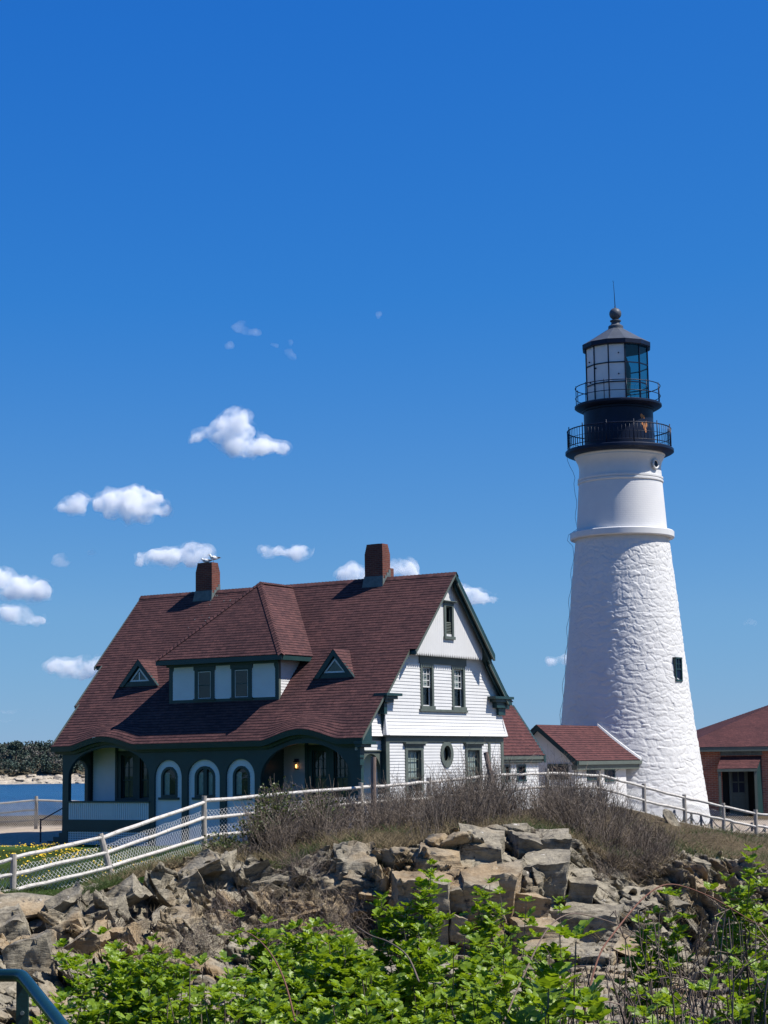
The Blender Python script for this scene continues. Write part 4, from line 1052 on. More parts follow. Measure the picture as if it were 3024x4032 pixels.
# fence line bases, crest plateau, slopes behind and right of it
CT += [(0,46,-1.62),(2,47,-1.5),(4,48,-1.45),(6,52,-1.4),(-2,46,-1.85),(0,57,-2.0),(4,62,-1.9),(2,66,-2.6),(7,68,-2.2),(9,72,-2.65),(5,72,-2.7),(11,78,-2.8),(16,78,-2.9),(14,86,-2.9),(20,95,-2.95),(26,90,-2.95),(12,58,-2.4),(14,58,-2.9),(10,56,-2.0),(12,52,-2.7),(20,60,-3.2),(20,48,-3.4)]
CT += [(-20,80,-2.75),(-14,80,-2.7),(-10,88,-2.7),(-24,88,-2.75),(0,100,-2.9),(-16,100,-2.8),(30,110,-3),(-40,90,-2.9),(40,80,-3.2)]
CT = np.array(CT, float)
def ground_z(X, Y):
    X = np.asarray(X, float); Y = np.asarray(Y, float)
    d2 = (X[...,None]-CT[:,0])**2 + ((Y[...,None]-CT[:,1])*.8)**2
    w = 1/(d2+.8)**2.0
    return (w*CT[:,2]).sum(-1)/w.sum(-1)

ST = [  # photo column, then (photo row, depth) from the brow of the rock down to its foot and the rubble below it
 (-800,[(3560,41.5),(3610,40.7),(3700,39),(3800,37.5),(3900,34.5),(4080,30)]),
 (-260,[(3545,41),(3600,40.2),(3690,38.6),(3800,36),(3900,34.5),(4080,30)]),
 (0,   [(3530,41),(3585,40.2),(3690,38.6),(3800,36),(3900,34.5),(4080,30)]),
 (200, [(3590,40),(3640,39.4),(3720,38),(3800,36),(3900,34.5),(4080,30)]),
 (400, [(3490,42),(3530,41.4),(3620,40.2),(3700,38.6),(3830,37.2),(4080,30)]),
 (620, [(3425,43.4),(3470,43),(3560,42),(3660,40),(3800,38.2),(4080,30)]),
 (850, [(3370,44.4),(3430,43.8),(3490,43.2),(3600,41),(3760,38.8),(4080,30)]),
 (1080,[(3430,43.4),(3490,43),(3560,42.3),(3640,40.4),(3760,38.8),(4080,30)]),
 (1290,[(3320,43.6),(3400,43),(3500,42.4),(3620,41.2),(3740,39.6),(4080,30)]),
 (1480,[(3330,43),(3420,42.6),(3520,42.2),(3640,41),(3740,39.6),(4080,30)]),
 (1640,[(3330,43.5),(3440,40.8),(3490,40.4),(3640,40.0),(3740,39.6),(4080,30)]),
 (1800,[(3275,44.6),(3440,40.8),(3480,40.3),(3680,39.8),(3760,39.6),(4080,30)]),
 (1960,[(3265,45),(3440,41.2),(3480,40.7),(3690,40.0),(3770,39.6),(4080,30)]),
 (2130,[(3268,45.6),(3350,44.8),(3460,42.6),(3620,41),(3740,39.8),(4080,30)]),
 (2280,[(3300,46),(3380,45),(3470,43.6),(3600,42),(3730,40.4),(4080,30)]),
 (2450,[(3420,46),(3480,45.2),(3560,44),(3640,42),(3740,40.4),(4080,30)]),
 (2600,[(3400,48.5),(3470,47),(3560,45),(3640,43),(3740,40.4),(4080,30)]),
 (2720,[(3350,51),(3420,49),(3480,48),(3640,47),(3760,43.5),(4080,30)]),
 (2880,[(3390,52),(3450,50.5),(3520,49),(3640,47),(3760,43.5),(4080,30)]),
 (3060,[(3420,53),(3480,51.5),(3560,50),(3660,47),(3780,43.5),(4080,30)]),
 (3320,[(3440,54),(3500,52),(3580,50),(3660,47),(3780,43.5),(4080,30)]),
 (3950,[(3460,55),(3520,53),(3600,51),(3680,48),(3800,44.5),(4080,30)])]
BROW = np.array([gp(s[0], *s[1][0]) for s in ST]); FACE = [np.array([gp(s[0], y, D) for y, D in s[1]]) for s in ST]
for p in BROW[1:-1]: CT = np.vstack([CT, [p[0], p[1]+.7, p[2]+.04], [p[0], p[1]+2., p[2]+.07]])
def under_rock(X, Y, Z):
    """lower the ground sheet beneath the outcrop so that the rock itself is what shows"""
    by = np.interp(X, BROW[:,0], BROW[:,1]); k = np.clip((by+.55-Y)/.7, 0, 1); front = np.clip((Y-23.)/6., 0, 1)
    inside = k*front
    return Z*(1-inside) + np.minimum(Z, -5.2)*inside
gx = np.concatenate([np.linspace(-420,-42,14), np.linspace(-40,42,190), np.linspace(46,420,14)])
gy = np.concatenate([np.linspace(-60,-6,8), np.linspace(-4,112,260), np.linspace(114,175,14)])
GX, GY = np.meshgrid(gx, gy, indexing='ij')
GZ = ground_z(GX, GY) + .10*(fbm(np.stack([GX*.5,GY*.5,GX*0],-1),4,2)-.5) + .05*(fbm(np.stack([GX*2.5,GY*2.5,GX*0],-1),3,4)-.5)
GZ = under_rock(GX, GY, GZ)
sea = np.clip((GY-110)/14, 0, 1); sea = np.maximum(sea, np.clip((np.abs(GX)-150)/60, 0, 1)*np.clip((GY-60)/40,0,1)); GZ = GZ*(1-sea) - 17.*sea
def ground_mat():
    m, nt, b = nodes('turf_and_soil')
    v = coord(nt, 'Object'); n = noise(nt, v, .55, 8, .65); n2 = noise(nt, v, 7., 6, .7); s = nt.nodes.new('ShaderNodeSeparateXYZ'); nt.links.new(v, s.inputs[0])
    grass = ramp(nt, n2.outputs['Fac'], [(.3,(.022,.050,.010)),(.55,(.040,.082,.016)),(.75,(.075,.115,.030))])
    dry = ramp(nt, n2.outputs['Fac'], [(.25,(.035,.027,.018)),(.5,(.080,.062,.038)),(.75,(.14,.112,.072))])
    stone = ramp(nt, n2.outputs['Fac'], [(.25,(.25,.20,.15)),(.6,(.42,.35,.27)),(.8,(.52,.46,.38))])
    # lawn lies on the seaward side (x below about -2), dry ground elsewhere, bare ledge near the sea fence
    mx = N(nt, 'ShaderNodeMath', operation='MULTIPLY_ADD'); nt.links.new(n.outputs['Fac'], mx.inputs[0]); mx.inputs[1].default_value = 7.; nt.links.new(s.outputs[0], mx.inputs[2])
    lawn = N(nt, 'ShaderNodeMapRange'); nt.links.new(mx.outputs[0], lawn.inputs['Value']); lawn.inputs['From Min'].default_value = 1.2; lawn.inputs['From Max'].default_value = -.5
    ly = N(nt, 'ShaderNodeMapRange'); nt.links.new(s.outputs[1], ly.inputs['Value']); ly.inputs['From Min'].default_value = 82.; ly.inputs['From Max'].default_value = 79.; l2 = N(nt, 'ShaderNodeMath', operation='MULTIPLY'); nt.links.new(ly.outputs[0], l2.inputs[0]); nt.links.new(lawn.outputs[0], l2.inputs[1])
    col = mixc(nt, l2.outputs[0], dry.outputs['Color'], grass.outputs['Color'])
    yy = N(nt, 'ShaderNodeMath', operation='MULTIPLY_ADD'); nt.links.new(n.outputs['Fac'], yy.inputs[0]); yy.inputs[1].default_value = 5.; nt.links.new(s.outputs[1], yy.inputs[2])
    led = N(nt, 'ShaderNodeMapRange'); nt.links.new(yy.outputs[0], led.inputs['Value']); led.inputs['From Min'].default_value = 74.3; led.inputs['From Max'].default_value = 75.1
    led2 = N(nt, 'ShaderNodeMapRange'); nt.links.new(yy.outputs[0], led2.inputs['Value']); led2.inputs['From Min'].default_value = 93.; led2.inputs['From Max'].default_value = 90.
    lm = N(nt, 'ShaderNodeMath', operation='MULTIPLY'); nt.links.new(led.outputs[0], lm.inputs[0]); nt.links.new(led2.outputs[0], lm.inputs[1])
    col = mixc(nt, lm.outputs[0], col, stone.outputs['Color'])
    nt.links.new(col, b.inputs['Base Color']); b.inputs['Roughness'].default_value = .95; b.inputs['Specular IOR Level'].default_value = .1
    bump(nt, b, n2.outputs['Fac'], .08); return m
M['ground'] = ground_mat()
tag(npmesh('ground', np.stack([GX,GY,GZ],-1), grid_faces(*GX.shape), M['ground'], smooth=True), kind='structure')

# ------------------------------------------------------------------ sea and far shore
def water_mat():
    m, nt, b = nodes('sea_water')
    v = coord(nt, 'Object', (.06,.22,1)); n = noise(nt, v, 1., 8, .62); v2 = coord(nt, 'Object', (.004,.02,1)); n2 = noise(nt, v2, 1., 4, .6)
    r = ramp(nt, n2.outputs['Fac'], [(.35,(.008,.050,.125)),(.65,(.014,.078,.17))]); nt.links.new(r.outputs['Color'], b.inputs['Base Color'])
    b.inputs['Roughness'].default_value = .3; b.inputs['IOR'].default_value = 1.33; b.inputs['Specular IOR Level'].default_value = .12
    bump(nt, b, n.outputs['Fac'], 2.2); return m
M['water'] = water_mat()
SEA = -13.
mb = MB(); mb.q((-9000,60,SEA),(9000,60,SEA),(9000,14000,SEA),(-9000,14000,SEA)); tag(mb.build('water', M['water']), kind='structure')

def rock_mat(name, base, dark, warm, s=1., lichen=True):
    m, nt, b = nodes(name)
    v = coord(nt, 'Object', (s,s,s)); n = noise(nt, v, .9, 10, .68); n2 = noise(nt, v, 6., 8, .7); n3 = noise(nt, coord(nt,'Object',(s*.7,s*.7,s*5.),(.5,.35,0)), 2.2, 6, .65); n4 = noise(nt, v, .33, 4, .6)
    r = ramp(nt, n.outputs['Fac'], [(.28,dark),(.5,base),(.72,tuple(min(1,c*1.28) for c in base))])
    r2 = ramp(nt, n2.outputs['Fac'], [(.3,(.55,.55,.56)),(.55,(1,1,1)),(.75,(1.3,1.28,1.24))])
    col = mixc(nt, 1., r.outputs['Color'], r2.outputs['Color'], 'MULTIPLY')
    r3 = ramp(nt, n3.outputs['Fac'], [(.36,(.5,.48,.46)),(.46,(1,1,1))]); col = mixc(nt, .8, col, r3.outputs['Color'], 'MULTIPLY')
    r4 = ramp(nt, n4.outputs['Fac'], [(.50,(0,0,0)),(.64,(1,1,1))]); k = N(nt, 'ShaderNodeMath', operation='MULTIPLY'); nt.links.new(r4.outputs['Color'], k.inputs[0]); k.inputs[1].default_value = .5
    col = mixc(nt, k.outputs[0], col, warm)
    if lichen:
        n6 = noise(nt, v, 1.7, 8, .7); r6 = ramp(nt, n6.outputs['Fac'], [(.585,(0,0,0)),(.66,(1,1,1))]); col = mixc(nt, r6.outputs['Color'], col, (.035,.035,.036))
        n5 = noise(nt, v, 3.1, 9, .72); r5 = ramp(nt, n5.outputs['Fac'], [(.63,(0,0,0)),(.68,(1,1,1))]); col = mixc(nt, r5.outputs['Color'], col, (.58,.55,.50))
    nt.links.new(col, b.inputs['Base Color']); b.inputs['Roughness'].default_value = .9; b.inputs['Specular IOR Level'].default_value = .2
    ad = N(nt, 'ShaderNodeMath', operation='ADD'); nt.links.new(n2.outputs['Fac'], ad.inputs[0]); nt.links.new(n3.outputs['Fac'], ad.inputs[1])
    bump(nt, b, ad.outputs[0], .06/s); return m
M['rock'] = rock_mat('weathered_rock', (.27,.24,.182), (.068,.062,.053), (.37,.245,.12))
M['shore'] = rock_mat('pale_shore_rock', (.42,.37,.30), (.13,.115,.10), (.34,.28,.20), .05, False)

# far island: shore rocks, land and woods
IX = np.linspace(-520, -196, 300); IT = np.linspace(0, 1, 36)
A_, B_ = np.meshgrid(IX, IT, indexing='ij')
yb = 1500 + .10*(A_+300)
Zs = SEA - 1 + 8.2*B_**.8
P = np.stack([A_, yb+34*B_, Zs], -1)
d1, d2, rid, off = cells(P/np.array([6.,8.,3.2]), 70)
P[...,2] += (2.6*(rid[...,0]-.5) + 1.2*(fbm(P/4., 3, 6)-.5))*np.minimum(1, B_*4); P[...,1] -= 5*(rid[...,1]-.4)
fade = np.clip((-200-A_)/40, 0, 1)**.5; P[...,2] = SEA-1 + (P[...,2]-SEA+1)*fade
tag(npmesh('shore', P, grid_faces(*A_.shape), M['shore']), kind='structure')
A_, B_ = np.meshgrid(np.linspace(-620,-200,80), np.linspace(0,1,30), indexing='ij')
hill = 34*np.sin(np.clip(B_,0,1)*np.pi/2)*np.clip((-205-A_)/70, 0, 1)**.6*(.8+.3*fbm(np.stack([A_/60,B_*0,B_*0],-1),2,3))
M['hillside'] = paint('brown_hillside', (.085,.07,.045), .95, .5, .03, 0, 0)
tag(npmesh('hills', np.stack([A_, 1518+.10*(A_+300)+162*B_, SEA-1+8.6*np.minimum(1,B_*7)*np.clip((-203-A_)/40,0,1)**.5+hill*.55], -1), grid_faces(*A_.shape), M['hillside'], smooth=True), kind='structure')

def tufts(C, size, rng, squash=1.):
    """one small leaf-clump triangle pair per centre"""
    n = len(C); a = rng.normal(size=(n,3)); a /= np.linalg.norm(a,axis=1,keepdims=True); b = np.cross(a, rng.normal(size=(n,3))); b /= np.linalg.norm(b,axis=1,keepdims=True)
    s = np.broadcast_to(np.asarray(size), (n,))[:,None]*rng.uniform(.6,1.3,(n,1))
    V = np.stack([C-a*s, C-b*s*.8, C+a*s, C+b*s*.8], 1).reshape(-1,3); V[:,2] = V[:,2]
    return V, np.arange(4*n).reshape(n,4)
def wood_mat():
    m, nt, b = nodes('distant_woods')
    v = coord(nt, 'Object', (.05,.05,.09)); n = noise(nt, v, 1.1, 3, .6); n2 = noise(nt, v, 9., 3, .6)
    r = ramp(nt, n.outputs['Fac'], [(.44,(.055,.080,.068)),(.54,(.082,.102,.080)),(.60,(.14,.13,.115)),(.72,(.185,.165,.145))])
    r2 = ramp(nt, n2.outputs['Fac'], [(.3,(.82,.82,.82)),(.7,(1.16,1.16,1.16))]); nt.links.new(mixc(nt,1.,r.outputs['Color'],r2.outputs['Color'],'MULTIPLY'), b.inputs['Base Color']); b.inputs['Roughness'].default_value = .95
    b.inputs['Specular IOR Level'].default_value = .05; return m
M['woods'] = wood_mat()
rng = np.random.default_rng(5); C = []; S = []
for i in range(1900):
    x = rng.uniform(-560,-205); d = rng.uniform(0,1)**1.1; y = 1528+.10*(x+300)+140*d
    base = SEA+8+.5*34*math.sin(d*math.pi/2)*max(0,(-205-x)/70 if x > -275 else 1)**.6
    sc = min(1, max(.25, (-203-x)/50)); h = rng.uniform(7.5,12.5)*sc*(1 if rng.random() < .5 else .85); con = rng.random() < .45
    k = 64; t = rng.uniform(0,1,k)**.8; w = (1-t)*h*.27 if con else np.sqrt(np.maximum(.02,1-(2*t-1)**2))*h*.36
    a = rng.uniform(0,2*np.pi,k); rr_ = w*np.sqrt(rng.uniform(0.2,1,k)); C.append(np.stack([x+rr_*np.cos(a), y+rr_*np.sin(a), base+h*(.1+.9*t)],-1)); S.append(np.full(k, .62*sc+.2))
C = np.concatenate(C); S = np.concatenate(S); V, Fq = tufts(C, S, rng)
tag(npmesh('woods', V, Fq, M['woods']), 'grey green spring woods covering the island across the water', 'woods', kind='stuff')
M['bark'] = paint('bark_wood', (.09,.065,.05), .9, .3, 4.)
M['far_leaf'] = paint('dark_evergreen_leaf', (.05,.075,.055), .9, .5, .2, 0, 0)
pt = at(63, 2930, 1560.); pine = empty('pine_tree', (pt.x, pt.y, -2.)); tag(pine, 'round dark evergreen tree rising above the far island woods', 'tree')
n = 900; a = rng.normal(size=(n,3)); a /= np.linalg.norm(a,axis=1,keepdims=True); C = a*np.array([5.4,5.4,3.4])*rng.uniform(.5,1,(n,1))**.5*(1+.25*(rng.uniform(-1,1,(n,1)))) + np.array([0,0,20.6]); C = np.concatenate([C, rng.normal(size=(160,3))*np.array([1.2,1.2,.8])+np.array([-5.4,0,18.8])])
V, Fq = tufts(C, .8, rng); npmesh('crown', V, Fq, M['far_leaf'], pine); mb = MB(); mb.tube([(0,0,0),(.2,0,10),(0,0,20)], [.7,.55,.3], 8); mb.build('trunk', M['bark'], pine)

# ------------------------------------------------------------------ the rock outcrop in front of the fence
NS, NT = 1560, 330
cols = np.array([s[0] for s in ST], float)
ctrl = np.array([[gp(s[0], y, D) for (y, D) in s[1]] for s in ST])           # (stations, 6, 3)
ctrl = np.concatenate([ctrl[:, :1] + np.array([0, 2.2, -.35]), ctrl], 1)       # tuck the brow back under the turf
knot = np.array([0,.10,.28,.44,.64,.78,1.])
si = np.interp(np.linspace(-800,3950,NS), cols, np.arange(len(cols))); i0 = np.minimum(si.astype(int), len(cols)-2); fr_ = (si-i0)[:,None,None]; fr_ = fr_*fr_*(3-2*fr_)
prof_ = ctrl[i0]*(1-fr_) + ctrl[i0+1]*fr_                                       # (NS,7,3)
tt = np.linspace(0,1,NT); P = np.stack([[np.interp(tt, knot, prof_[i,:,c]) for c in range(3)] for i in range(NS)]).transpose(0,2,1).copy()
X = P[...,0]; base = P.copy()
# tilted bedding: the layers dip differently across the outcrop
ph = np.interp(X, [-10,-5,-2,1.5,5,8,11,14], R(1)*np.array([38,30,14,-6,-10,-26,-38,-42]))
c_, s_ = np.cos(ph), np.sin(ph)
def layered(P, sx, sy, sz):
    x, y, z = P[...,0], P[...,1], P[...,2]
    return np.stack([(x*c_+z*s_)/sx, y/sy, (-x*s_+z*c_)/sz], -1)
wp_ = P + .30*(np.stack([fbm(P*.9,3,k) for k in (31,32,33)],-1)-.5)
mid = np.interp(X, [-10,-2,0,1,6,8,14], [.9,.8,1.,1.35,1.35,1.,.9])
D = np.zeros(P.shape)
out = np.array([-.05,-.86,.34])
big = cells(layered(wp_, 1.75, 1.6, .95), 101, .85)
md = cells(layered(wp_, .72, .7, .30), 111, .9)
sm = cells(layered(wp_, .26, .3, .10), 121, .9)
env = np.interp(tt, [0,.06,.2,.6,.8,1.], [0,.5,1,1,.7,.6])[None,:,None]
h1 = (big[2][...,0]-.5)*1.15 + .62*(big[2][...,1]-.5)*big[3][...,0] + 1.9*(big[2][...,2]+.05)*big[3][...,2]
h2 = (md[2][...,0]-.5)*.50 + .36*(md[2][...,1]-.5)*md[3][...,0] + .75*(md[2][...,2]+.05)*md[3][...,2]
h3 = (sm[2][...,0]-.5)*.13 + .10*(sm[2][...,1]-.5)*sm[3][...,0]
crack = -.55*np.clip(1-(big[1]-big[0])/.08, 0, 1) - .20*np.clip(1-(md[1]-md[0])/.08, 0, 1)
rough_ = np.interp(X, [-10,-3,.5,1.2,5.6,6.5,14], [1.25,1.3,1.2,.6,.6,1.15,1.25])
H = 1.25*h1*np.interp(X, [-10,0,1.2,5.6,14],[.85,.8,.62,.62,.8]) + (h2*1.0 + h3)*rough_ + crack + .07*(fbm(P*3.3,4,51)-.5)
P = base + out*H[...,None]*env
P[...,0] += (.20*(md[2][...,2]-.5) + .3*(big[2][...,1]-.5))*env[...,0]
npx = npmesh('rock_outcrop', P, grid_faces(NS, NT), M['rock']); tag(npx, kind='structure')
OUT = P                                                                        # kept for planting on the rock
# angular blocks and slabs standing out of the face, all one rock
def rock_blocks(rng):
    """hexahedra with roughened planar faces; tops slope to the viewer, fronts lean out"""
    U_ = np.linspace(0,1,11); gu, gv = np.meshgrid(U_, U_, indexing='ij'); Vs = []; Fs = []; nb = 0; gf = grid_faces(11,11)
    faces = ((0,1,5,4),(1,2,6,5),(2,3,7,6),(3,0,4,7),(4,5,6,7),(0,3,2,1))
    def add(px, py, w, h, d, dip, lean, slope, yaw, emb=.55):
        nonlocal nb
        k = on_base(px, py); p = base[k]; c, s = math.cos(dip), math.sin(dip); ax = np.array([c,0,s]); up = np.array([-s,0,c]); out_ = np.array([0,-1.,0])
        cy_, sy_ = math.cos(yaw), math.sin(yaw); rot = lambda v: np.array([v[0]*cy_-v[1]*sy_, v[0]*sy_+v[1]*cy_, v[2]]); ax, up, out_ = rot(ax), rot(up), rot(out_)
        q = []
        for z in (0,1):
            for (a, b) in ((-.5,1),(.5,1),(.5,0),(-.5,0)):          # front left, front right, back right, back left
                o = p + ax*a*w*(1 if z else 1.05) + up*((z-.60)*h) + out_*((b-emb)*d)
                if b: o = o + out_*(lean*h*(z-.5)) 
                if z: o = o + up*(slope*.38*d*(.6-b))
                q.append(o + rng.normal(size=3)*np.array([.09*w,.08*d,.09*h]))
        q = np.array(q)
        for f in faces:
            A,B,C,D_ = q[list(f)]; G = (A*(1-gu)[...,None]+B*gu[...,None])*(1-gv)[...,None] + (D_*(1-gu)[...,None]+C*gu[...,None])*gv[...,None]
            Vs.append(G.reshape(-1,3)); Fs.append(gf+nb); nb += 121
    BZ = base[...,1]*math.cos(PITCH)+base[...,2]*math.sin(PITCH); BX_ = base[...,0]/BZ*F; BY_ = (base[...,1]*math.sin(PITCH)-base[...,2]*math.cos(PITCH))/BZ*F
    bx = CX+BX_*math.cos(ROLL)+BY_*math.sin(ROLL); by = CY-BX_*math.sin(ROLL)+BY_*math.cos(ROLL)
    def on_base(px, py):
        i = int(np.argmin(np.abs(bx[:,150]-px))); i = min(max(i,0),NS-1); j = int(np.argmin(np.abs(by[i]-py))); return (i, j)
    # big jointed columns and blocks of the middle, taken from the photograph: x0, x1, top, bottom, lean, top slope
    for (x0,x1,y0,y1,le,slp,dd) in ((1565,1700,3440,3600,.30,.5,1.5),(1697,1772,3455,3680,.26,.5,1.5),(1772,1830,3470,3585,.30,.5,1.4),(1775,1835,3590,3690,.2,.4,1.2),(1826,1945,3450,3620,.28,.5,1.6),(1945,2030,3400,3650,.1,.6,1.5),(1990,2120,3500,3680,.3,.5,1.5),(2025,2115,3285,3400,.34,.3,1.3),(2115,2240,3280,3420,.28,.35,1.5),(2060,2245,3375,3530,.30,.5,1.5),(2230,2330,3440,3590,.32,.5,1.3),(2010,2150,3620,3760,.3,.4,1.4),(2230,2420,3560,3700,.24,.5,1.4),(1640,1800,3330,3440,-.1,.9,1.2),(1810,1980,3285,3400,-.1,.9,1.4),
        (2660,2790,3430,3620,.30,.4,1.5),(2790,2860,3470,3640,.25,.5,1.3),(2700,2790,3370,3440,.3,.4,1.),(2880,3010,3440,3560,.2,.6,1.3),
        (790,915,3370,3500,.34,.4,1.5),(915,1060,3400,3500,.36,.3,1.2),(640,800,3440,3560,.30,.4,1.2),(330,480,3560,3690,.38,.4,1.5),(440,560,3650,3760,.34,.4,1.3),(60,200,3700,3860,.30,.5,1.5),(200,330,3560,3760,.05,.9,1.4),(640,760,3610,3760,.05,1.,1.3),(-40,90,3620,3740,.25,.5,1.3),(300,420,3510,3600,.2,.6,1.2),(1330,1470,3330,3520,-.05,1.,1.3),(1240,1360,3400,3540,.1,.8,1.2)):
        D_ = 41.5; m = D_/F; dip = float(np.interp(((x0+x1)/2-CX)*m, [-10,-5,-2,1,5,8,11,14], R(1)*np.array([20,16,8,-3,-4,-12,-14,-16])))
        add((x0+x1)/2, (y0+y1)/2, (x1-x0)*m*1.06, (y1-y0)*m*1.0, dd*.8, dip+rng.normal()*.05, le, slp, rng.normal()*.12)
    for k in range(45):
        px = rng.uniform(-500,3600); i = int(np.argmin(np.abs(bx[:,150]-px))); top = by[i,40]; f = rng.uniform(0,1)**.9; py = top + 34 + f*max(60, (3770-top))
        sz = rng.uniform(.55,1.)*(1.-.25*f); w = rng.uniform(.7,2.3)*sz; h = rng.uniform(.22,.55)*sz; X_ = base[i,0,0]
        if 1560 < px < 2330 and py < 3700: w *= .7; h *= .7
        dip = float(np.interp(X_, [-10,-5,-2,1,5,8,11,14], R(1)*np.array([34,28,14,-4,-8,-26,-34,-36])))+rng.normal()*.16
        add(px, py, w, h, rng.uniform(.7,1.3)*sz, dip, rng.uniform(.35,.9), rng.uniform(.2,1.1), rng.normal()*.22, .66)
    V = np.concatenate(Vs); 
    V = V + .15*(np.stack([fbm(V*1.6,3,k) for k in (61,62,63)],-1)-.5) + .075*(np.stack([fbm(V*6.,3,k) for k in (64,65,66)],-1)-.5)
    phb = np.interp(V[:,0], [-10,-5,-2,1.5,5,8,11,14], R(1)*np.array([38,30,14,-6,-10,-26,-38,-42])); cb, sb = np.cos(phb), np.sin(phb)
    lay = lambda sx, sy, sz: np.stack([(V[:,0]*cb+V[:,2]*sb)/sx, V[:,1]/sy, (-V[:,0]*sb+V[:,2]*cb)/sz], -1)
    m_, q_ = cells(lay(.62,.6,.24), 131, .9), cells(lay(.24,.26,.09), 141, .9)
    hh_ = (m_[2][...,0]-.5)*.26 + .30*(m_[2][...,2]-.1)*m_[3][...,2] + (q_[2][...,0]-.5)*.10 - .10*np.clip(1-(m_[1]-m_[0])/.07,0,1)
    V = V + np.array([-.15,-.80,.45])*(hh_*np.interp(V[:,0], [-10,0,.7,5.4,6.4,14], [.85,.85,.30,.30,.85,.85]))[:,None]
    st_ = layered2(V); V = V + np.array([0,-.05,0])*(hsh(np.floor(st_), st_*0, st_*0, 5)[:,None]-.5)
    return V, np.concatenate(Fs)
def layered2(V):
    ph2 = np.interp(V[:,0], [-10,-5,-2,1.5,5,8,11,14], R(1)*np.array([34,28,14,-4,-8,-26,-34,-36])); return (-V[:,0]*np.sin(ph2)+V[:,2]*np.cos(ph2))/.085 + 1.2*fbm(V*.8,2,71)
Vb, Fb = rock_blocks(np.random.default_rng(12))
npx.data.transform(Matrix.Identity(4)); Vall = np.concatenate([P.reshape(-1,3), Vb]); Fall = np.concatenate([grid_faces(NS,NT), Fb+NS*NT])
bpy.data.objects.remove(npx); npx = npmesh('rock_outcrop', Vall, Fall, M['rock']); tag(npx, kind='structure')
# rubble blocks at the foot and the two slabs by the right-hand fence
def boulder(name, loc, size, rot, seed, label=None, group=None, mat='rock', n=3):
    bm = bmesh.new(); bmesh.ops.create_icosphere(bm, subdivisions=n, radius=1.); rg = np.random.default_rng(seed)
    co_ = np.array([v.co[:] for v in bm.verts]); pl = rg.normal(size=(11,3)); pl /= np.linalg.norm(pl,axis=1,keepdims=True); dd = rg.uniform(.52,.86,11)
    s = np.min(np.where((co_@pl.T) > 1e-3, dd/np.maximum(co_@pl.T,1e-3), 9), axis=1); co_ *= np.minimum(s,1.1)[:,None]
    co_ += .05*(np.stack([fbm(co_*3+seed,3,k) for k in (1,2,3)],-1)-.5)
    for v, c in zip(bm.verts, co_): v.co = Vector(c*np.array(size))
    me = bpy.data.meshes.new(name); bm.to_mesh(me); bm.free(); o = link(name, me, M[mat]); o.location = loc; o.rotation_euler = rot
    if label: tag(o, label, 'boulder', group)
    return o
p = at(2590, 3275, 60.); boulder('boulder', (p.x,p.y,p.z+.05), (.62,.3,.2), (.2,R(38),.2), 3, 'flat tan slab of rock lying on the grassy slope below the right fence')
p = at(2650, 3260, 60.5); boulder('boulder', (p.x,p.y,p.z+.1), (.52,.28,.22), (.1,R(62),-.3), 9, 'orange tinged rock slab standing on end on the slope below the right fence')
p = at(75, 3560, 40.3); boulder('boulder', (p.x,p.y,p.z-.05), (1.15,.8,.42), (.1,R(-6),.2), 14, 'big rounded tan boulder under the leftmost fence post', n=4)
# ------------------------------------------------------------------ post and rail fence with wire netting, along the brow
M['cedar'] = paint('grey_weathered_post', (.30,.275,.245), .85, .3, 5., 30., .006, (3,3,.6), dirt=((.16,.14,.12), .6))
M['rail'] = paint('whitewashed_rail', (.50,.475,.44), .8, .2, 6., 30., .006, dirt=((.27,.235,.20), .54))
M['wire'] = paint('pale_galvanised_wire', (.66,.66,.64), .5, .1, 4., 0, 0)
M['rustpole'] = paint('brown_weathered_pole', (.17,.125,.105), .85, .35, 6., 30., .006, (3,3,.5))
rng = np.random.default_rng(21)
FP = [(-190,3445,41.3,-2.95),(53,3362,42,-2.95),(395,3283,44,-2.72),(804,3134,48,-2.12),(1421,3082,52,-1.85),(1688,3062,55,-1.78),(1925,3040,58,-1.62),(2153,3027,60,-1.6),(2357,3034,62,-1.68),(2535,3085,64,-2.12),(2694,3128,65.5,-2.5),(2847,3162,66,-2.88),(2975,3188,66.5,-3.15),(3110,3212,67,-3.3)]
fence = empty('post_and_rail_fence', at(1421, 3082, 52)); fence.location.z = -1.85; FOFF = tuple(fence.location)
tag(fence, 'long grey post and white rail fence with wire netting running over the rocky hill', 'fence')
tops = [at(x, y, D) for x, y, D, b in FP]; feet = [Vector((t.x, t.y, f[3]-.25)) for t, f in zip(tops, FP)]
lean = at(452, 3468, 44.); feet[2] = Vector((lean.x, lean.y, lean.z-.15))
def log(mb, a, b, r0, r1, n=9, k=7, wob=.012):
    a, b = Vector(a), Vector(b); pts = []
    for i in range(k):
        p = a.lerp(b, i/(k-1)); pts.append(p + Vector(rng.normal(size=3)*wob) if 0 < i < k-1 else p)
    mb.tube(pts, [r0+(r1-r0)*i/(k-1)+rng.normal()*.003 for i in range(k)], n)
for i, (t, f) in enumerate(zip(tops, feet)):
    mb = MB(); log(mb, f, t, .076, .070, 10, 6, .006); mb.build('post', M['cedar'], fence, off=FOFF)
dirs = []
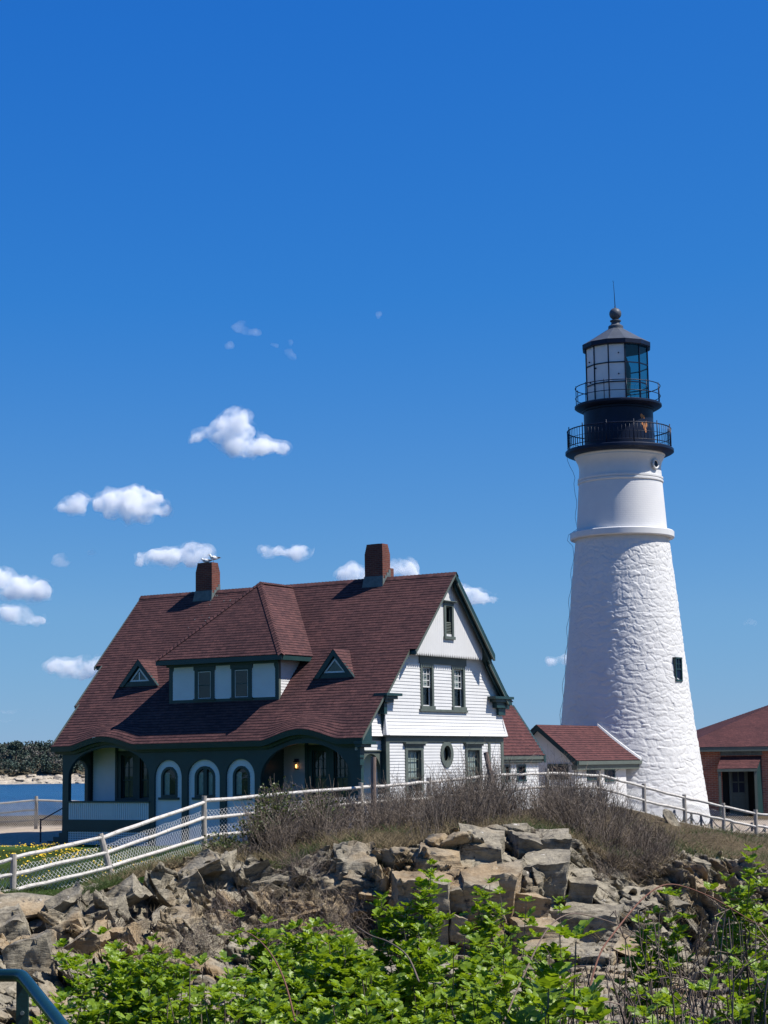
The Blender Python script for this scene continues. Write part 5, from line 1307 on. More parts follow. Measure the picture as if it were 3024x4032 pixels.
for i in range(len(FP)-1):
    a, b = tops[i], tops[i+1]; fa, fb = feet[i]+Vector((0,0,.25)), feet[i+1]+Vector((0,0,.25))
    for k, fr in enumerate((.10, .43, .78)):
        if FP[i][0] > 1000 and FP[i][0] < 2300 and k == 2: continue
        h = lambda t, f: t + (f-t)*fr
        p, q_ = h(a, fa), h(b, fb); off = Vector((0,-.02,0))
        mb = MB(); log(mb, p+off+Vector((0,0,rng.normal()*.015)), q_+off+Vector((0,0,rng.normal()*.015)), .047, .042, 8, 7, .008); mb.build('rail', M['rail'], fence, off=FOFF)
def netting(name, A0, A1, B0, B1, cell, r, parent, off, mat='wire', sag=.0):
    """diamond netting: A0-A1 is the lower edge, B0-B1 the upper edge"""
    A0, A1, B0, B1 = [np.array(v) for v in (A0, A1, B0, B1)]; L = np.linalg.norm(A1-A0); H = np.linalg.norm(B0-A0); K = 9; PS = []
    for s in (1, -1):
        for x0 in np.arange(-H, L+H, cell):
            xa, xb = (x0, x0+H) if s > 0 else (x0+H, x0)
            t = np.linspace(0,1,K); x = xa+(xb-xa)*t; y = t*H
            ok0, ok1 = 0., 1.
            if xb > xa: ok0 = max(0, -xa/(xb-xa)); ok1 = min(1, (L-xa)/(xb-xa))
            else: ok0 = max(0, (L-xa)/(xb-xa)); ok1 = min(1, -xa/(xb-xa))
            if ok1-ok0 < .04: continue
            t = np.linspace(ok0, ok1, K); x = (xa+(xb-xa)*t)/L; y = t
            P = (A0*(1-x)[:,None]+A1*x[:,None])*(1-y)[:,None] + (B0*(1-x)[:,None]+B1*x[:,None])*y[:,None]
            P = P + np.stack([0*x, .03*np.sin(x*5+y*3)+.004*s, .012*np.sin(x*31+y*9)], -1); PS.append(P)
    PS = np.array(PS); V, Fq = strands(PS, np.full(PS.shape[:2], r)); return npmesh(name, V-np.array(off), Fq, M[mat], parent)
for i in range(len(FP)-1):
    fa, fb = feet[i]+Vector((0,.075,.24)), feet[i+1]+Vector((0,.075,.24)); ta, tb = tops[i]+Vector((0,.075,0)), tops[i+1]+Vector((0,.075,0))
    if FP[i][0] > 2500: ta, tb = fa.lerp(ta, .78), fb.lerp(tb, .78); r = .0042; c = .08
    else: ta, tb = fa.lerp(ta, .74), fb.lerp(tb, .74); r = .0048; c = .115
    netting('wire_netting', fa, fb, ta, tb, c, r, fence, FOFF)
# separate poles by the fence
def pole(px, py, qx, qy, D, label, r=.075):
    t, f = at(px, py, D), at(qx, qy, D); f.z -= .3; e = empty('wooden_pole', f); tag(e, label, 'pole')
    mb = MB(); log(mb, f, t, r, r*.9, 10, 6, .006); mb.build('shaft', M['rustpole'], e, off=tuple(f)); return e
pole(1471, 2980, 1471, 3215, 51.6, 'tall upright grey wooden pole standing at the fence below the side porch arch', .085)
pole(1912, 2962, 1958, 3130, 55.5, 'leaning brown wooden pole sticking out of the brush before the house gable', .085)

# fence along the sea edge behind the house
SP = [(-330,3178),(143,3139),(420,3148)]
sf = empty('sea_edge_fence', at(143, 3250, 84.)); SO = tuple(sf.location); tag(sf, 'weathered wire netting fence along the sea edge beyond the porch', 'fence')
for i, (x, y) in enumerate(SP):
    t = at(x, y, 84.); f = Vector((t.x, t.y, -2.95)); mb = MB(); log(mb, f, t+Vector((0,0,.05)), .085, .08, 10, 6, .006); mb.build('post', M['cedar'], sf, off=SO)
M['greyrail'] = paint('grey_rail', (.40,.37,.33), .85, .2, 6.)
for (x0,y0),(x1,y1) in zip(SP[:-1], SP[1:]):
    for dy in (8, 46, 84):
        a, b = at(x0, y0+dy+4, 84.), at(x1, y1+dy+4, 84.)
        if dy == 46 and x0 > 0: continue
        mb = MB(); log(mb, a, b, .045, .04, 8, 9, .012); mb.build('rail', M['greyrail'], sf, off=SO)
    a, b = at(x0, y0+8, 83.9), at(x1, y1+8, 83.9); a2, b2 = at(x0, y0+115, 83.9), at(x1, y1+115, 83.9)
    netting('wire_netting', a2, b2, a, b, .10, .0085, sf, SO, 'greyrail')
# low posts with a drooping chain at the foot of the tower
gl = empty('chain_barrier', at(2740, 3240, 74)); GO = tuple(gl.location); tag(gl, 'row of short dark posts with sagging chain at the foot of the white tower', 'barrier')
last = None
for x in (2655, 2722, 2760, 2800, 2880, 2960, 3010):
    t = at(x, 3190+ (x-2655)*.16, 73.); f = Vector((t.x, t.y, -3.0)); mb = MB(); mb.tube([f, t], .05, 8); mb.build('post', M['black'], gl, off=GO)
    if last is not None:
        mb = MB(); mb.tube([last.lerp(t, k/8)+Vector((0,-.02,-.32*4*(k/8)*(1-k/8)-.08)) for k in range(9)], .02, 6); mb.build('chain', M['black'], gl, off=GO)
    last = t
# ------------------------------------------------------------------ planting
def leaf_mat(name, c0, c1, trans, tcol):
    m = bpy.data.materials.new(name); m.use_nodes = True; nt = m.node_tree; b = nt.nodes['Principled BSDF']; o = nt.nodes['Material Output']
    g = nt.nodes.new('ShaderNodeNewGeometry'); tc = nt.nodes.new('ShaderNodeTexCoord'); n = noise(nt, tc.outputs['Object'], 7., 3., .6)
    ad = N(nt, 'ShaderNodeMath', operation='MULTIPLY_ADD'); nt.links.new(g.outputs['Random Per Island'], ad.inputs[0]); ad.inputs[1].default_value = .55
    nt.links.new(n.outputs['Fac'], ad.inputs[2])
    r = ramp(nt, ad.outputs[0], [(.35,c0),(.95,c1)]); nt.links.new(r.outputs['Color'], b.inputs['Base Color']); b.inputs['Roughness'].default_value = .42; b.inputs['Specular IOR Level'].default_value = .35
    t = nt.nodes.new('ShaderNodeBsdfTranslucent'); mt = mixc(nt, 1., r.outputs['Color'], tcol, 'MULTIPLY'); nt.links.new(mt, t.inputs['Color'])
    mx = nt.nodes.new('ShaderNodeMixShader'); mx.inputs[0].default_value = trans; nt.links.new(b.outputs[0], mx.inputs[1]); nt.links.new(t.outputs[0], mx.inputs[2]); nt.links.new(mx.outputs[0], o.inputs['Surface']); return m
M['leaf'] = leaf_mat('fresh_rose_leaf', (.060,.130,.011), (.225,.325,.028), .36, (1.7,1.6,.6))
M['leaf_dull'] = leaf_mat('small_olive_leaf', (.030,.055,.012), (.085,.105,.028), .25, (1.4,1.4,.7))
def twig_mat(name, c0, c1):
    m, nt, b = nodes(name); g = nt.nodes.new('ShaderNodeNewGeometry'); r = ramp(nt, g.outputs['Random Per Island'], [(.1,c0),(.9,c1)])
    nt.links.new(r.outputs['Color'], b.inputs['Base Color']); b.inputs['Roughness'].default_value = .85; b.inputs['Specular IOR Level'].default_value = .15; return m
M['twig'] = twig_mat('grey_brown_twig', (.045,.034,.026), (.27,.22,.175))
M['cane'] = twig_mat('rose_cane', (.05,.035,.028), (.22,.17,.14))
M['redcane'] = twig_mat('reddish_cane', (.13,.06,.042), (.18,.095,.07))
M['drygrass'] = twig_mat('dry_grass', (.085,.066,.036), (.26,.205,.12))
M['grass'] = leaf_mat('green_grass', (.028,.060,.010), (.085,.125,.026), .3, (1.5,1.5,.8))
LEAF = np.array([[0,0,0],[.26,.36,.09],[.74,.36,.08],[1,0,-.06],[.74,-.36,.08],[.26,-.36,.09]])
def unit(v): return v/(np.linalg.norm(v, axis=-1, keepdims=True)+1e-9)
def leaflets(O, X, Nn, S):
    """O origins, X pointing directions, Nn approximate normals, S sizes -> V, F"""
    X = unit(X); Y = unit(np.cross(Nn, X)); Z = np.cross(X, Y)
    V = O[:,None,:] + S[:,None,None]*(LEAF[None,:,0:1]*X[:,None,:] + LEAF[None,:,1:2]*Y[:,None,:] + LEAF[None,:,2:3]*Z[:,None,:])
    n = len(O); i = np.arange(n)[:,None]*6
    Fq = np.concatenate([i+np.array([[0,3,2,1]]), i+np.array([[0,5,4,3]])], 0); return V.reshape(-1,3), Fq
def pinnate(O, X, Nn, L, rng, pairs=3):
    """compound leaves: origin, direction, normal, length"""
    n = len(O); X = unit(X); Nn = unit(Nn - X*(Nn*X).sum(-1,keepdims=True)); Y = np.cross(Nn, X); oo = []; xx = []; nn = []; ss = []
    for k in range(pairs):
        f = .34 + .5*k/pairs
        base = O + X*(L*f)[:,None] - Nn*(L*.16*f*f)[:,None]*1.5
        for s in (-1, 1):
            oo.append(base); xx.append(X*.62 + s*Y*.85 + Nn*(.12-.25*f)); nn.append(Nn + .25*rng.normal(size=(n,3)) - s*Y*.25); ss.append(L*.40*(.82+.3*k/pairs)*rng.uniform(.85,1.1,n))
    oo.append(O + X*(L*.78)[:,None] - Nn*(L*.14)[:,None]); xx.append(X - Nn*.3); nn.append(Nn + .2*rng.normal(size=(n,3))); ss.append(L*.44)
    return leaflets(np.concatenate(oo), np.concatenate(xx), np.concatenate(nn), np.concatenate(ss))
def rose_bush(x, y, ztop, w, label, seed, zb=None, lsize=.102, stems=17, dens=1.45, bare=.26, group='leafy rose bushes in the foreground', canes=True, per=7):
    rng = np.random.default_rng(seed); zb = float(ground_z(np.array(x), np.array(y)))-.1 if zb is None else zb; H = ztop-zb
    e = empty('rose_bush', (x, y, zb)); tag(e, label, 'rose bush', group)
    K = 7; a = rng.uniform(0,2*np.pi,stems); rr = w*.5*np.sqrt(rng.uniform(0,1,stems)); tipx = np.stack([rr*np.cos(a), rr*np.sin(a)],-1); hh = H*(1-.22*(rr/(w*.5))**2*rng.uniform(.2,1,stems))*rng.uniform(.84,1,stems); hh[0] = H
    t = np.linspace(0,1,K)[None,:,None]; foot = tipx*.28
    P = np.concatenate([foot[:,None,:]*(1-t**1.4)+tipx[:,None,:]*t**1.4, hh[:,None,None]*t], -1); P[:,1:] += np.cumsum(rng.normal(size=P[:,1:].shape)*.03,1)
    V, Fq = strands(P, np.linspace(.0085,.0035,K)[None,:]*np.ones((stems,1))*(1.0 if lsize < .13 else .8)); npmesh('stems', V, Fq, M['cane'], e)
    OO = []; XX = []; NN = []; LL = []
    for i in range(stems):
        nr = max(4, int(hh[i]*(1-bare)/.085*dens))
        for j in range(nr):
            f = bare + (1-bare)*((j+.5*rng.random())/nr)**.8 if j < nr-1 else 1.
            fi = f*(K-1); k0 = min(int(fi), K-2); p = P[i,k0]*(1-(fi-k0))+P[i,k0+1]*(fi-k0)
            side = rng.normal(size=3)*np.array([1,1,.25]); side = side/np.linalg.norm(side)*rng.uniform(.02,.17)*(1 if f < 1 else .1); p = p+side
            m = per; az = rng.uniform(0,2*np.pi)+np.arange(m)*2.4; el = rng.uniform(.2,1.2,m) if f < 1 else rng.uniform(.5,1.2,m)
            X = np.stack([np.cos(az)*np.cos(el), np.sin(az)*np.cos(el), np.sin(el)], -1); Nn = np.stack([-np.cos(az)*np.sin(el), -np.sin(az)*np.sin(el), np.cos(el)],-1)+.25*rng.normal(size=(m,3))
            OO.append(np.repeat(p[None],m,0)); XX.append(X); NN.append(Nn); LL.append(lsize*rng.uniform(.55,1.15,m)*(1 if f < .97 else .8))
    V, Fq = pinnate(np.concatenate(OO), np.concatenate(XX), np.concatenate(NN), np.concatenate(LL), rng); npmesh('leaves', V, Fq, M['leaf'], e); return e
def rb(px, py, D, w, label, seed, **k):
    p = at(px*1.823, py*1.823, D); return rose_bush(p.x, p.y, p.z, w, label, seed, **k)
RB = [
 (55,2178,11.0,.6,'low rose bush directly behind the green handrail post',{}),
 (160,2140,13.5,.7,'low rose bush just right of the sloping green handrail',{}),
 (258,2015,14.6,.75,'rose bush with the tallest tip at the left end of the green thicket',{}),
 (318,2050,14.0,.85,'rose bush against the pale rocks, second from the left end of the thicket',{}),
 (392,2140,13.0,.8,'low rose bush in a dip of the thicket below pale broken rocks',{}),
 (470,2075,12.6,.85,'thin rose bush with stems showing beside an arching bare cane',{'dens':.7}),
 (566,2005,14.4,.85,'rose bush standing before a hollow of tangled dry vines',{}),
 (640,2045,13.2,.95,'broad rose bush filling the gap left of the tall ones',{}),
 (712,1972,15.0,.8,'upright rose bush against grey rubble left of the dark rock face',{}),
 (790,2010,13.4,.95,'bushy rose bush under the tallest one in the middle',{}),
 (885,1888,16.2,.62,'tallest rose bush in front of the dark block of rock',{'stems':11}),
 (945,2015,13.2,.95,'dense rose bush right below the tallest bush',{}),
 (1022,1908,17.0,.36,'slender single rose stem before the big dark rock faces',{'stems':5}),
 (1085,1945,16.0,.55,'small rose bush with few leaves beside the slender stem',{'stems':7,'dens':.8}),
 (1075,2085,11.6,1.0,'wide rose bush low in the middle of the thicket',{}),
 (850,2120,10.6,1.0,'wide rose bush at the very bottom under the tallest bush',{}),
 (600,2135,10.8,1.0,'wide rose bush at the very bottom under the vine hollow',{}),
 (1190,1985,15.4,.55,'open rose bush left of the one with big leaves',{'stems':7,'dens':.8}),
 (1385,1962,15.6,.6,'rose bush with dark stems under a dense leafy head right of the big leaves',{'stems':8,'bare':.66}),
 (1400,2105,10.8,.9,'low rose bush amid bare twigs at the bottom right',{'dens':.6,'stems':7}),
 (1555,2105,11.4,.8,'low leafy rose bush below the tan rock at the right',{'dens':.65,'stems':7}),
 (1615,1842,15.6,.6,'tall rose bush at the right edge against the slanted rock',{'stems':8,'bare':.72}),
 (1640,2010,13.0,.5,'leafy rose bush half cut by the right edge below the tall one',{'stems':6}),
]
for i, (px, py, D, w, lab, k) in enumerate(RB): rb(px, py, D, w, lab, 100+i, **k)
rb(1236, 2022, 7.2, .36, 'near rose bush with the largest bright green leaves', 140, lsize=.125, stems=6, dens=.8, bare=.3, per=7)

# bare rose canes and long arching shoots
def bare_canes(px, py, D, w, label, seed, n=26, H=None, mat='cane', r0=.011):
    rng = np.random.default_rng(seed); p = at(px*1.823, py*1.823, D); zb = float(ground_z(np.array(p.x), np.array(p.y)))-.1; H = p.z-zb
    e = empty('bare_shrub', (p.x, p.y, zb)); tag(e, label, 'bare shrub', 'bare rose canes in the foreground')
    K = 8; a = rng.uniform(0,2*np.pi,n); rr = w*np.sqrt(rng.uniform(0,1,n)); tip = np.stack([rr*np.cos(a), rr*np.sin(a), H*rng.uniform(.55,1.,n)],-1); t = np.linspace(0,1,K)[None,:,None]
    P = np.concatenate([tip[:,None,:2]*(.15+.85*t**1.3), tip[:,None,2:]*t**.85],-1); P[:,1:] += np.cumsum(rng.normal(size=P[:,1:].shape)*.022,1)
    V, Fq = strands(P, np.linspace(r0,.004,K)[None,:]*rng.uniform(.7,1.3,(n,1)))
    m = n*5; pi = rng.integers(0,n,m); ki = rng.integers(2,K,m); st = P[pi,ki]; d = unit(unit(P[pi,ki]-P[pi,ki-1])+rng.normal(size=(m,3))*.75); L = rng.uniform(.10,.38,m); t2 = np.linspace(0,1,5)[None,:,None]
    Q = st[:,None,:]+d[:,None,:]*L[:,None,None]*t2; Q[:,1:] += np.cumsum(rng.normal(size=Q[:,1:].shape)*.012,1); V2, F2 = strands(Q, np.linspace(.0048,.0022,5)[None,:]*np.ones((m,1)))
    npmesh('canes', np.concatenate([V,V2]), np.concatenate([Fq,F2+len(V)]), M[mat], e); return e
bare_canes(1440,1945,14.6,.55,'bare grey rose shrub before the dark slanted rock on the right',201)
bare_canes(1520,1925,14.0,.6,'bare tangled rose shrub beside the tan boulder on the right',202)
bare_canes(1590,1960,13.0,.55,'bare twiggy rose shrub near the right edge',203)
bare_canes(1335,2040,12.2,.5,'bare rose shrub right of the big leaved bush',204, n=20)
bare_canes(1470,2060,10.6,.6,'bare rose shrub low at the bottom right',205, n=24)
bare_canes(1150,2060,12.6,.45,'bare stems between the wide bush and the big leaved bush',206, n=16)
def cane(name, pts, D, r, mat, label):
    P3 = [at(x*1.823, y*1.823, d) for (x, y), d in zip(pts, D)]; o = P3[0]; e = empty(name, o); tag(e, label, 'cane'); fine = []
    for i in range(len(P3)-1):
        p0, p1, p2, p3 = P3[max(i-1,0)], P3[i], P3[i+1], P3[min(i+2,len(P3)-1)]
        for k in range(6):
            t = k/6; fine.append(.5*((2*p1)+(p2-p0)*t+(2*p0-5*p1+4*p2-p3)*t*t+(3*p1-p0-3*p2+p3)*t**3))
    fine.append(P3[-1]); mb = MB(); mb.tube(fine, list(np.linspace(r, r*.5, len(fine))), 6); mb.build('stem', M[mat], e, smooth=True, off=tuple(o))
cane('arching_cane', [(1255,2215),(1290,2075),(1330,2010),(1395,1935),(1450,1910),(1530,1935),(1600,1975),(1660,2010)], [11,11.3,11.6,12,12.2,12.4,12.6,12.7], .0065, 'redcane', 'long red cane arching over the bare shrubs to the right edge')
cane('arching_cane', [(1085,2215),(1125,2120),(1180,2010),(1228,1975),(1280,1980),(1340,2000),(1390,2030)], [11,11.4,11.8,12,12.2,12.4,12.5], .006, 'cane', 'long grey cane arching left above the big rose leaves')
cane('arching_cane', [(640,2215),(615,2120),(585,2060),(545,2020),(500,2003)], [11,11.2,11.6,12,12.2], .0065, 'redcane', 'brown cane bending left out of the thicket under the vine hollow')
cane('arching_cane', [(905,2120),(880,2065),(840,2035),(800,2020),(770,2000)], [11,11.4,11.8,12,12.2], .006, 'cane', 'pale cane lying across the thicket left of its middle')

# ------------------------------------------------------------------ brush on the brow of the hill
rng = np.random.default_rng(77)
def brush(n, xr, dr, hgt, seed, twigs=34, keep=None):
    """bare bushes: forked thin twigs, all of one thicket"""
    rng = np.random.default_rng(seed); Ps = []; Rs = []
    for i in range(n):
        for _ in range(40):
            px = rng.uniform(*xr); D = rng.uniform(*dr(px)); X = (px-CX)/F*D
            if keep is None or keep(X, D, rng): break
        z = float(surf_z(X, D)); h = hgt(px, D)*rng.choice([.5,.75,.95,1.2], p=[.25,.3,.3,.15])*rng.uniform(.85,1.15); K = 6; m = twigs
        a = rng.uniform(0,2*np.pi,m); sp = rng.uniform(.1,.85,m); tip = np.stack([sp*.62*h*np.cos(a), sp*.62*h*np.sin(a), h*np.sqrt(np.maximum(.15,1-sp**2*.6))*rng.uniform(.7,1,m)],-1); t = np.linspace(0,1,K)[None,:,None]
        P = np.array([X,D,z-.05]) + rng.normal(size=(m,1,3))*np.array([.16,.16,0]) + np.concatenate([tip[:,None,:2]*t**1.2, tip[:,None,2:]*t],-1); P[:,1:] += np.cumsum(rng.normal(size=P[:,1:].shape)*.018,1)
        Ps.append(P); Rs.append(np.linspace(.0075,.0035,K)[None,:]*np.ones((m,1)))
        q = m*3; pi = rng.integers(0,m,q); ki = rng.integers(2,K,q); st = P[pi,ki]; d = unit(unit(P[pi,ki]-P[pi,ki-1])+rng.normal(size=(q,3))*.6); L = rng.uniform(.10,.30,q)*h/.9
        Q = st[:,None,:]+d[:,None,:]*L[:,None,None]*t; Q[:,1:] += np.cumsum(rng.normal(size=Q[:,1:].shape)*.010,1); Ps.append(Q); Rs.append(np.linspace(.0045,.0028,K)[None,:]*np.ones((q,1)))
    return strands(np.concatenate(Ps), np.concatenate(Rs))
RX = np.linspace(-12,14,261)
def surf_z(X, Y):
    return under_rock(np.array([X]), np.array([Y]), ground_z(np.array([X]), np.array([Y])))[0]
def above(X): return float(np.interp(X, BROW[:,0], BROW[:,1]))
def dr1(px):
    X = (px-CX)/F*48; b = above(X); return (b+.5, float(np.interp(px,[1000,1500,2000,2350,2500,2600],[52,54.5,59,61,55,53])))
hg = lambda px, D: float(np.interp(px,[960,1050,1300,1500,1650,1900,2150,2350,2450,2560],[.55,1.1,1.05,1.0,1.2,1.45,1.45,1.2,.95,.6]))
clump = lambda X, D, rg: rg.random() < (2.0 if X > 3.2 else 1.1)*(fbm(np.array([[X*.75, D*.5, 0.]]), 3, 88)[0]-.30)*2.6
V, Fq = brush(255, (960,2600), dr1, hg, 1, 27, clump)
tag(npmesh('brush_thicket', V, Fq, M['twig']), 'grey brown leafless brush covering the top of the rocky hill before the fence', 'brush', kind='stuff')
# hollow with dry vines in the rocks, small scrub on ledges
OX, OY, OZ = OUT[...,0], OUT[...,1], OUT[...,2]
def on_rock(px, py):
    """index of the outcrop vertex seen nearest to a photo pixel"""
    global RPX
    if 'RPX' not in globals():
        cp, sp = math.cos(PITCH), math.sin(PITCH); z = OY*cp+OZ*sp; yd = OY*sp-OZ*cp; a, b = OX/z*F, yd/z*F; c, s = math.cos(ROLL), math.sin(ROLL)
        RPX = (CX+a*c+b*s, CY-a*s+b*c)
    d = (RPX[0]-px)**2+(RPX[1]-py)**2; k = np.unravel_index(np.argmin(d + 3000*(OY-OY.min())*.02), d.shape); return OUT[k]
def scrub(name, spots, h, seed, mat, label, cat, twigs=30, wild=.5, rad=.005):
    rng = np.random.default_rng(seed); Ps = []; K = 7; t = np.linspace(0,1,K)[None,:,None]
    for (px, py, s) in spots:
        p = on_rock(px, py); m = twigs; hh = h*s
        tip = rng.normal(size=(m,3))*np.array([.45,.3,.25])*hh+np.array([0,-.12,.6])*hh; tip[:,2] = np.abs(tip[:,2])*rng.choice([1,1,1,-.35],m)
        P = p + rng.normal(size=(m,1,3))*np.array([.25,.1,.06])*s + tip[:,None,:]*t; P[:,1:] += np.cumsum(rng.normal(size=P[:,1:].shape)*.035*wild,1); Ps.append(P)
    P = np.concatenate(Ps); V, Fq = strands(P, np.linspace(rad,rad*.5,K)[None,:]*np.ones((len(P),1))); return tag(npmesh(name, V, Fq, M[mat]), label, cat, kind='stuff')
r2 = np.random.default_rng(8)
spots = [(r2.uniform(800,1330), r2.uniform(3560,3760), r2.uniform(.7,1.3)) for _ in range(40)] + [(r2.uniform(420,800), r2.uniform(3640,3820), r2.uniform(.5,1)) for _ in range(14)]
scrub('dry_vines', spots, .55, 3, 'twig', 'tangle of dry bare vines hanging in the hollow of the rocks', 'vines', 26, 1.4, .0055)
spots = [(r2.normal(1400,45), r2.normal(3590,60), r2.uniform(.7,1.2)) for _ in range(16)] + [(r2.normal(1260,60), r2.normal(3440,40), r2.uniform(.6,1)) for _ in range(18)] + [(r2.uniform(2330,2640), r2.uniform(3330,3470), r2.uniform(.6,1)) for _ in range(34)] + [(r2.uniform(2080,2140), r2.uniform(3290,3370), .8) for _ in range(8)]
scrub('ledge_scrub', spots, .62, 4, 'twig', 'bare grey scrub growing on the ledges of the outcrop', 'scrub', 34, .5, .0045)

# grass: lawn blades, rough grass on the slopes, dandelions
def blades(X, Y, Z, h, rng, w=.006, lean=.5, K=4):
    n = len(X); t = np.linspace(0,1,K)[None,:,None]; d = rng.normal(size=(n,1,3))*lean; d[...,2] = 1; P = np.stack([X,Y,Z],-1)[:,None,:] + d*(h[:,None,None]*t)*np.array([1,1,1]) ; P[...,2] -= (h[:,None]*.25*t[...,0]**2)
    return strands(P, np.linspace(1,.25,K)[None,:]*w*np.ones((n,1)))
rng = np.random.default_rng(31)
n = 60000; D = rng.uniform(40.5,68,n)**1.; px = rng.uniform(-120,760,n); X = (px-CX)/F*D; by = np.interp(X, BROW[:,0], BROW[:,1]); ok = (D > by+.4) & (D < 72.3-.0*X); X, D = X[ok], D[ok]
Z = under_rock(X, D, ground_z(X, D)); h = rng.uniform(.05,.13,len(X))*np.where(D < by[ok]+2.5, 1.7, 1.); V, Fq = blades(X, D, Z-.02, h, rng, .0075)
tag(npmesh('lawn_grass', V, Fq, M['grass']), 'short green grass of the lawn between fence and porch', 'grass', kind='stuff')
n = 30000; px = rng.uniform(300,3060,n); fr_ = rng.uniform(0,1,n)**1.5; X0_ = (px-CX)/F*46; by = np.interp(X0_, BROW[:,0], BROW[:,1]); D = by-.3+fr_*np.interp(px,[300,900,2400,2600,3060],[2.5,5,8,16,16]); X = (px-CX)/F*D
nz = fbm(np.stack([X*.8,D*.8,X*0],-1),3,9); Z = under_rock(X, D, ground_z(X, D)); Z = np.maximum(Z, np.interp(X, BROW[:,0], BROW[:,2])-.5*(D<by)); h = .06+.36*rng.uniform(0,1,n)**2.2
sel = nz > .5; V, Fq = blades(X[sel], D[sel], Z[sel]-.04, h[sel], rng, .006, .6); tag(npmesh('dry_grass', V, Fq, M['drygrass']), 'straw coloured dry grass along the brow of the rocks', 'grass', kind='stuff')
sel = ~sel; V, Fq = blades(X[sel], D[sel], Z[sel]-.04, h[sel]*.9, rng, .006, .6); tag(npmesh('rough_grass', V, Fq, M['grass']), 'rough green grass between the brush and the rocks', 'grass', kind='stuff')
P = []; r3 = np.random.default_rng(6)
for _ in range(2600):
    px, py = r3.uniform(250,3000), r3.uniform(3380,3780)
    P.append((px, py))
pts = np.array([on_rock(*p) for p in P[:420]]); nzz = fbm(pts*.7,3,14) > .5; pts = pts[nzz]; rep = 14
XX = np.repeat(pts, rep, 0) + r3.normal(size=(len(pts)*rep,3))*np.array([.12,.06,.0]); V, Fq = blades(XX[:,0], XX[:,1], XX[:,2]-.05, r3.uniform(.08,.26,len(XX)), r3, .0055, .6); tag(npmesh('ledge_grass', V, Fq, M['drygrass']), 'dry grass tufts rooted in cracks of the rock', 'grass', kind='stuff')
M['dandelion'] = paint('dandelion_yellow', (.75,.50,.02), .7, .15, 20., 0, 0)
n = 900; D = np.concatenate([rng.uniform(60,71,n*2//3), rng.uniform(46,60,n//3)]); px = np.concatenate([rng.normal(150,130,n*2//3), rng.uniform(0,760,n//3)]); X = (px-CX)/F*D; Z = ground_z(X, D); cl = (fbm(np.stack([X*.6,D*.6,X*0],-1),2,19) > .47); X, D, Z = X[cl], D[cl], Z[cl]
hz = rng.uniform(.06,.16,len(X)); base = np.stack([X,D,Z+hz],-1); a = np.arange(6)*math.pi/3; ring = np.stack([np.cos(a)*.028, np.sin(a)*.028, 0*a],-1); tilt = rng.normal(size=(len(X),1,2))*.35
RV = base[:,None,:]+ring[None]; RV[...,2] += (ring[None,:,:2]*tilt).sum(-1)-.02*0; V = np.concatenate([RV, (base+np.array([0,0,.02]))[:,None,:]],1).reshape(-1,3); i = np.arange(len(X))[:,None]*7; Ft = np.concatenate([np.stack([i[:,0]+k, i[:,0]+(k+1)%6, i[:,0]+6],-1) for k in range(6)],0)
tag(npmesh('dandelions', V, Ft, M['dandelion']), 'yellow dandelion heads scattered over the lawn before the porch', 'flowers', kind='stuff')

# the greener shrub at the left end of the brush
def leafy_shrub(px, py, D, w, H, label, seed, n=900):
    rng = np.random.default_rng(seed); p = at(px*1.823, py*1.823, D); zb = p.z-H; e = empty('leafy_shrub', (p.x, p.y, zb)); tag(e, label, 'shrub')
    m = 90; K = 6; a = rng.uniform(0,2*np.pi,m); sp = np.sqrt(rng.uniform(0,1,m)); tip = np.stack([sp*w*.5*np.cos(a), sp*w*.5*np.sin(a), H*(1-.45*sp**2)*rng.uniform(.75,1,m)],-1); tip[0] = (0,0,H); t = np.linspace(0,1,K)[None,:,None]
    P = np.concatenate([tip[:,None,:2]*t**.9, tip[:,None,2:]*t],-1); P[:,1:] += np.cumsum(rng.normal(size=P[:,1:].shape)*.02,1); V, Fq = strands(P, np.linspace(.009,.004,K)[None,:]*np.ones((m,1))); npmesh('branches', V, Fq, M['twig'], e)
    i = rng.integers(0,m,n); f = rng.uniform(.45,1,n); k0 = np.minimum((f*(K-1)).astype(int), K-2); O = P[i,k0]+(P[i,k0+1]-P[i,k0])*(f*(K-1)-k0)[:,None]+rng.normal(size=(n,3))*.05
    V, Fq = leaflets(O, rng.normal(size=(n,3))+np.array([0,0,.4]), rng.normal(size=(n,3))+np.array([0,0,1]), rng.uniform(.035,.08,n)); npmesh('leaves', V, Fq, M['leaf_dull'], e)
leafy_shrub(597,1668,46.5,1.5,1.55,'olive leaved shrub with a tall tip where the brush begins left of the porch arch',301,620)
leafy_shrub(555,1735,46,1.3,1.0,'low olive green shrub at the left end of the brush by the third fence post',302,520)
leafy_shrub(690,1690,47,1.4,1.2,'olive tinged shrub before the right porch arch',303,330)
leafy_shrub(480,1790,45.5,1.3,.7,'low dark shrub on the bank below the third fence post',304,420)
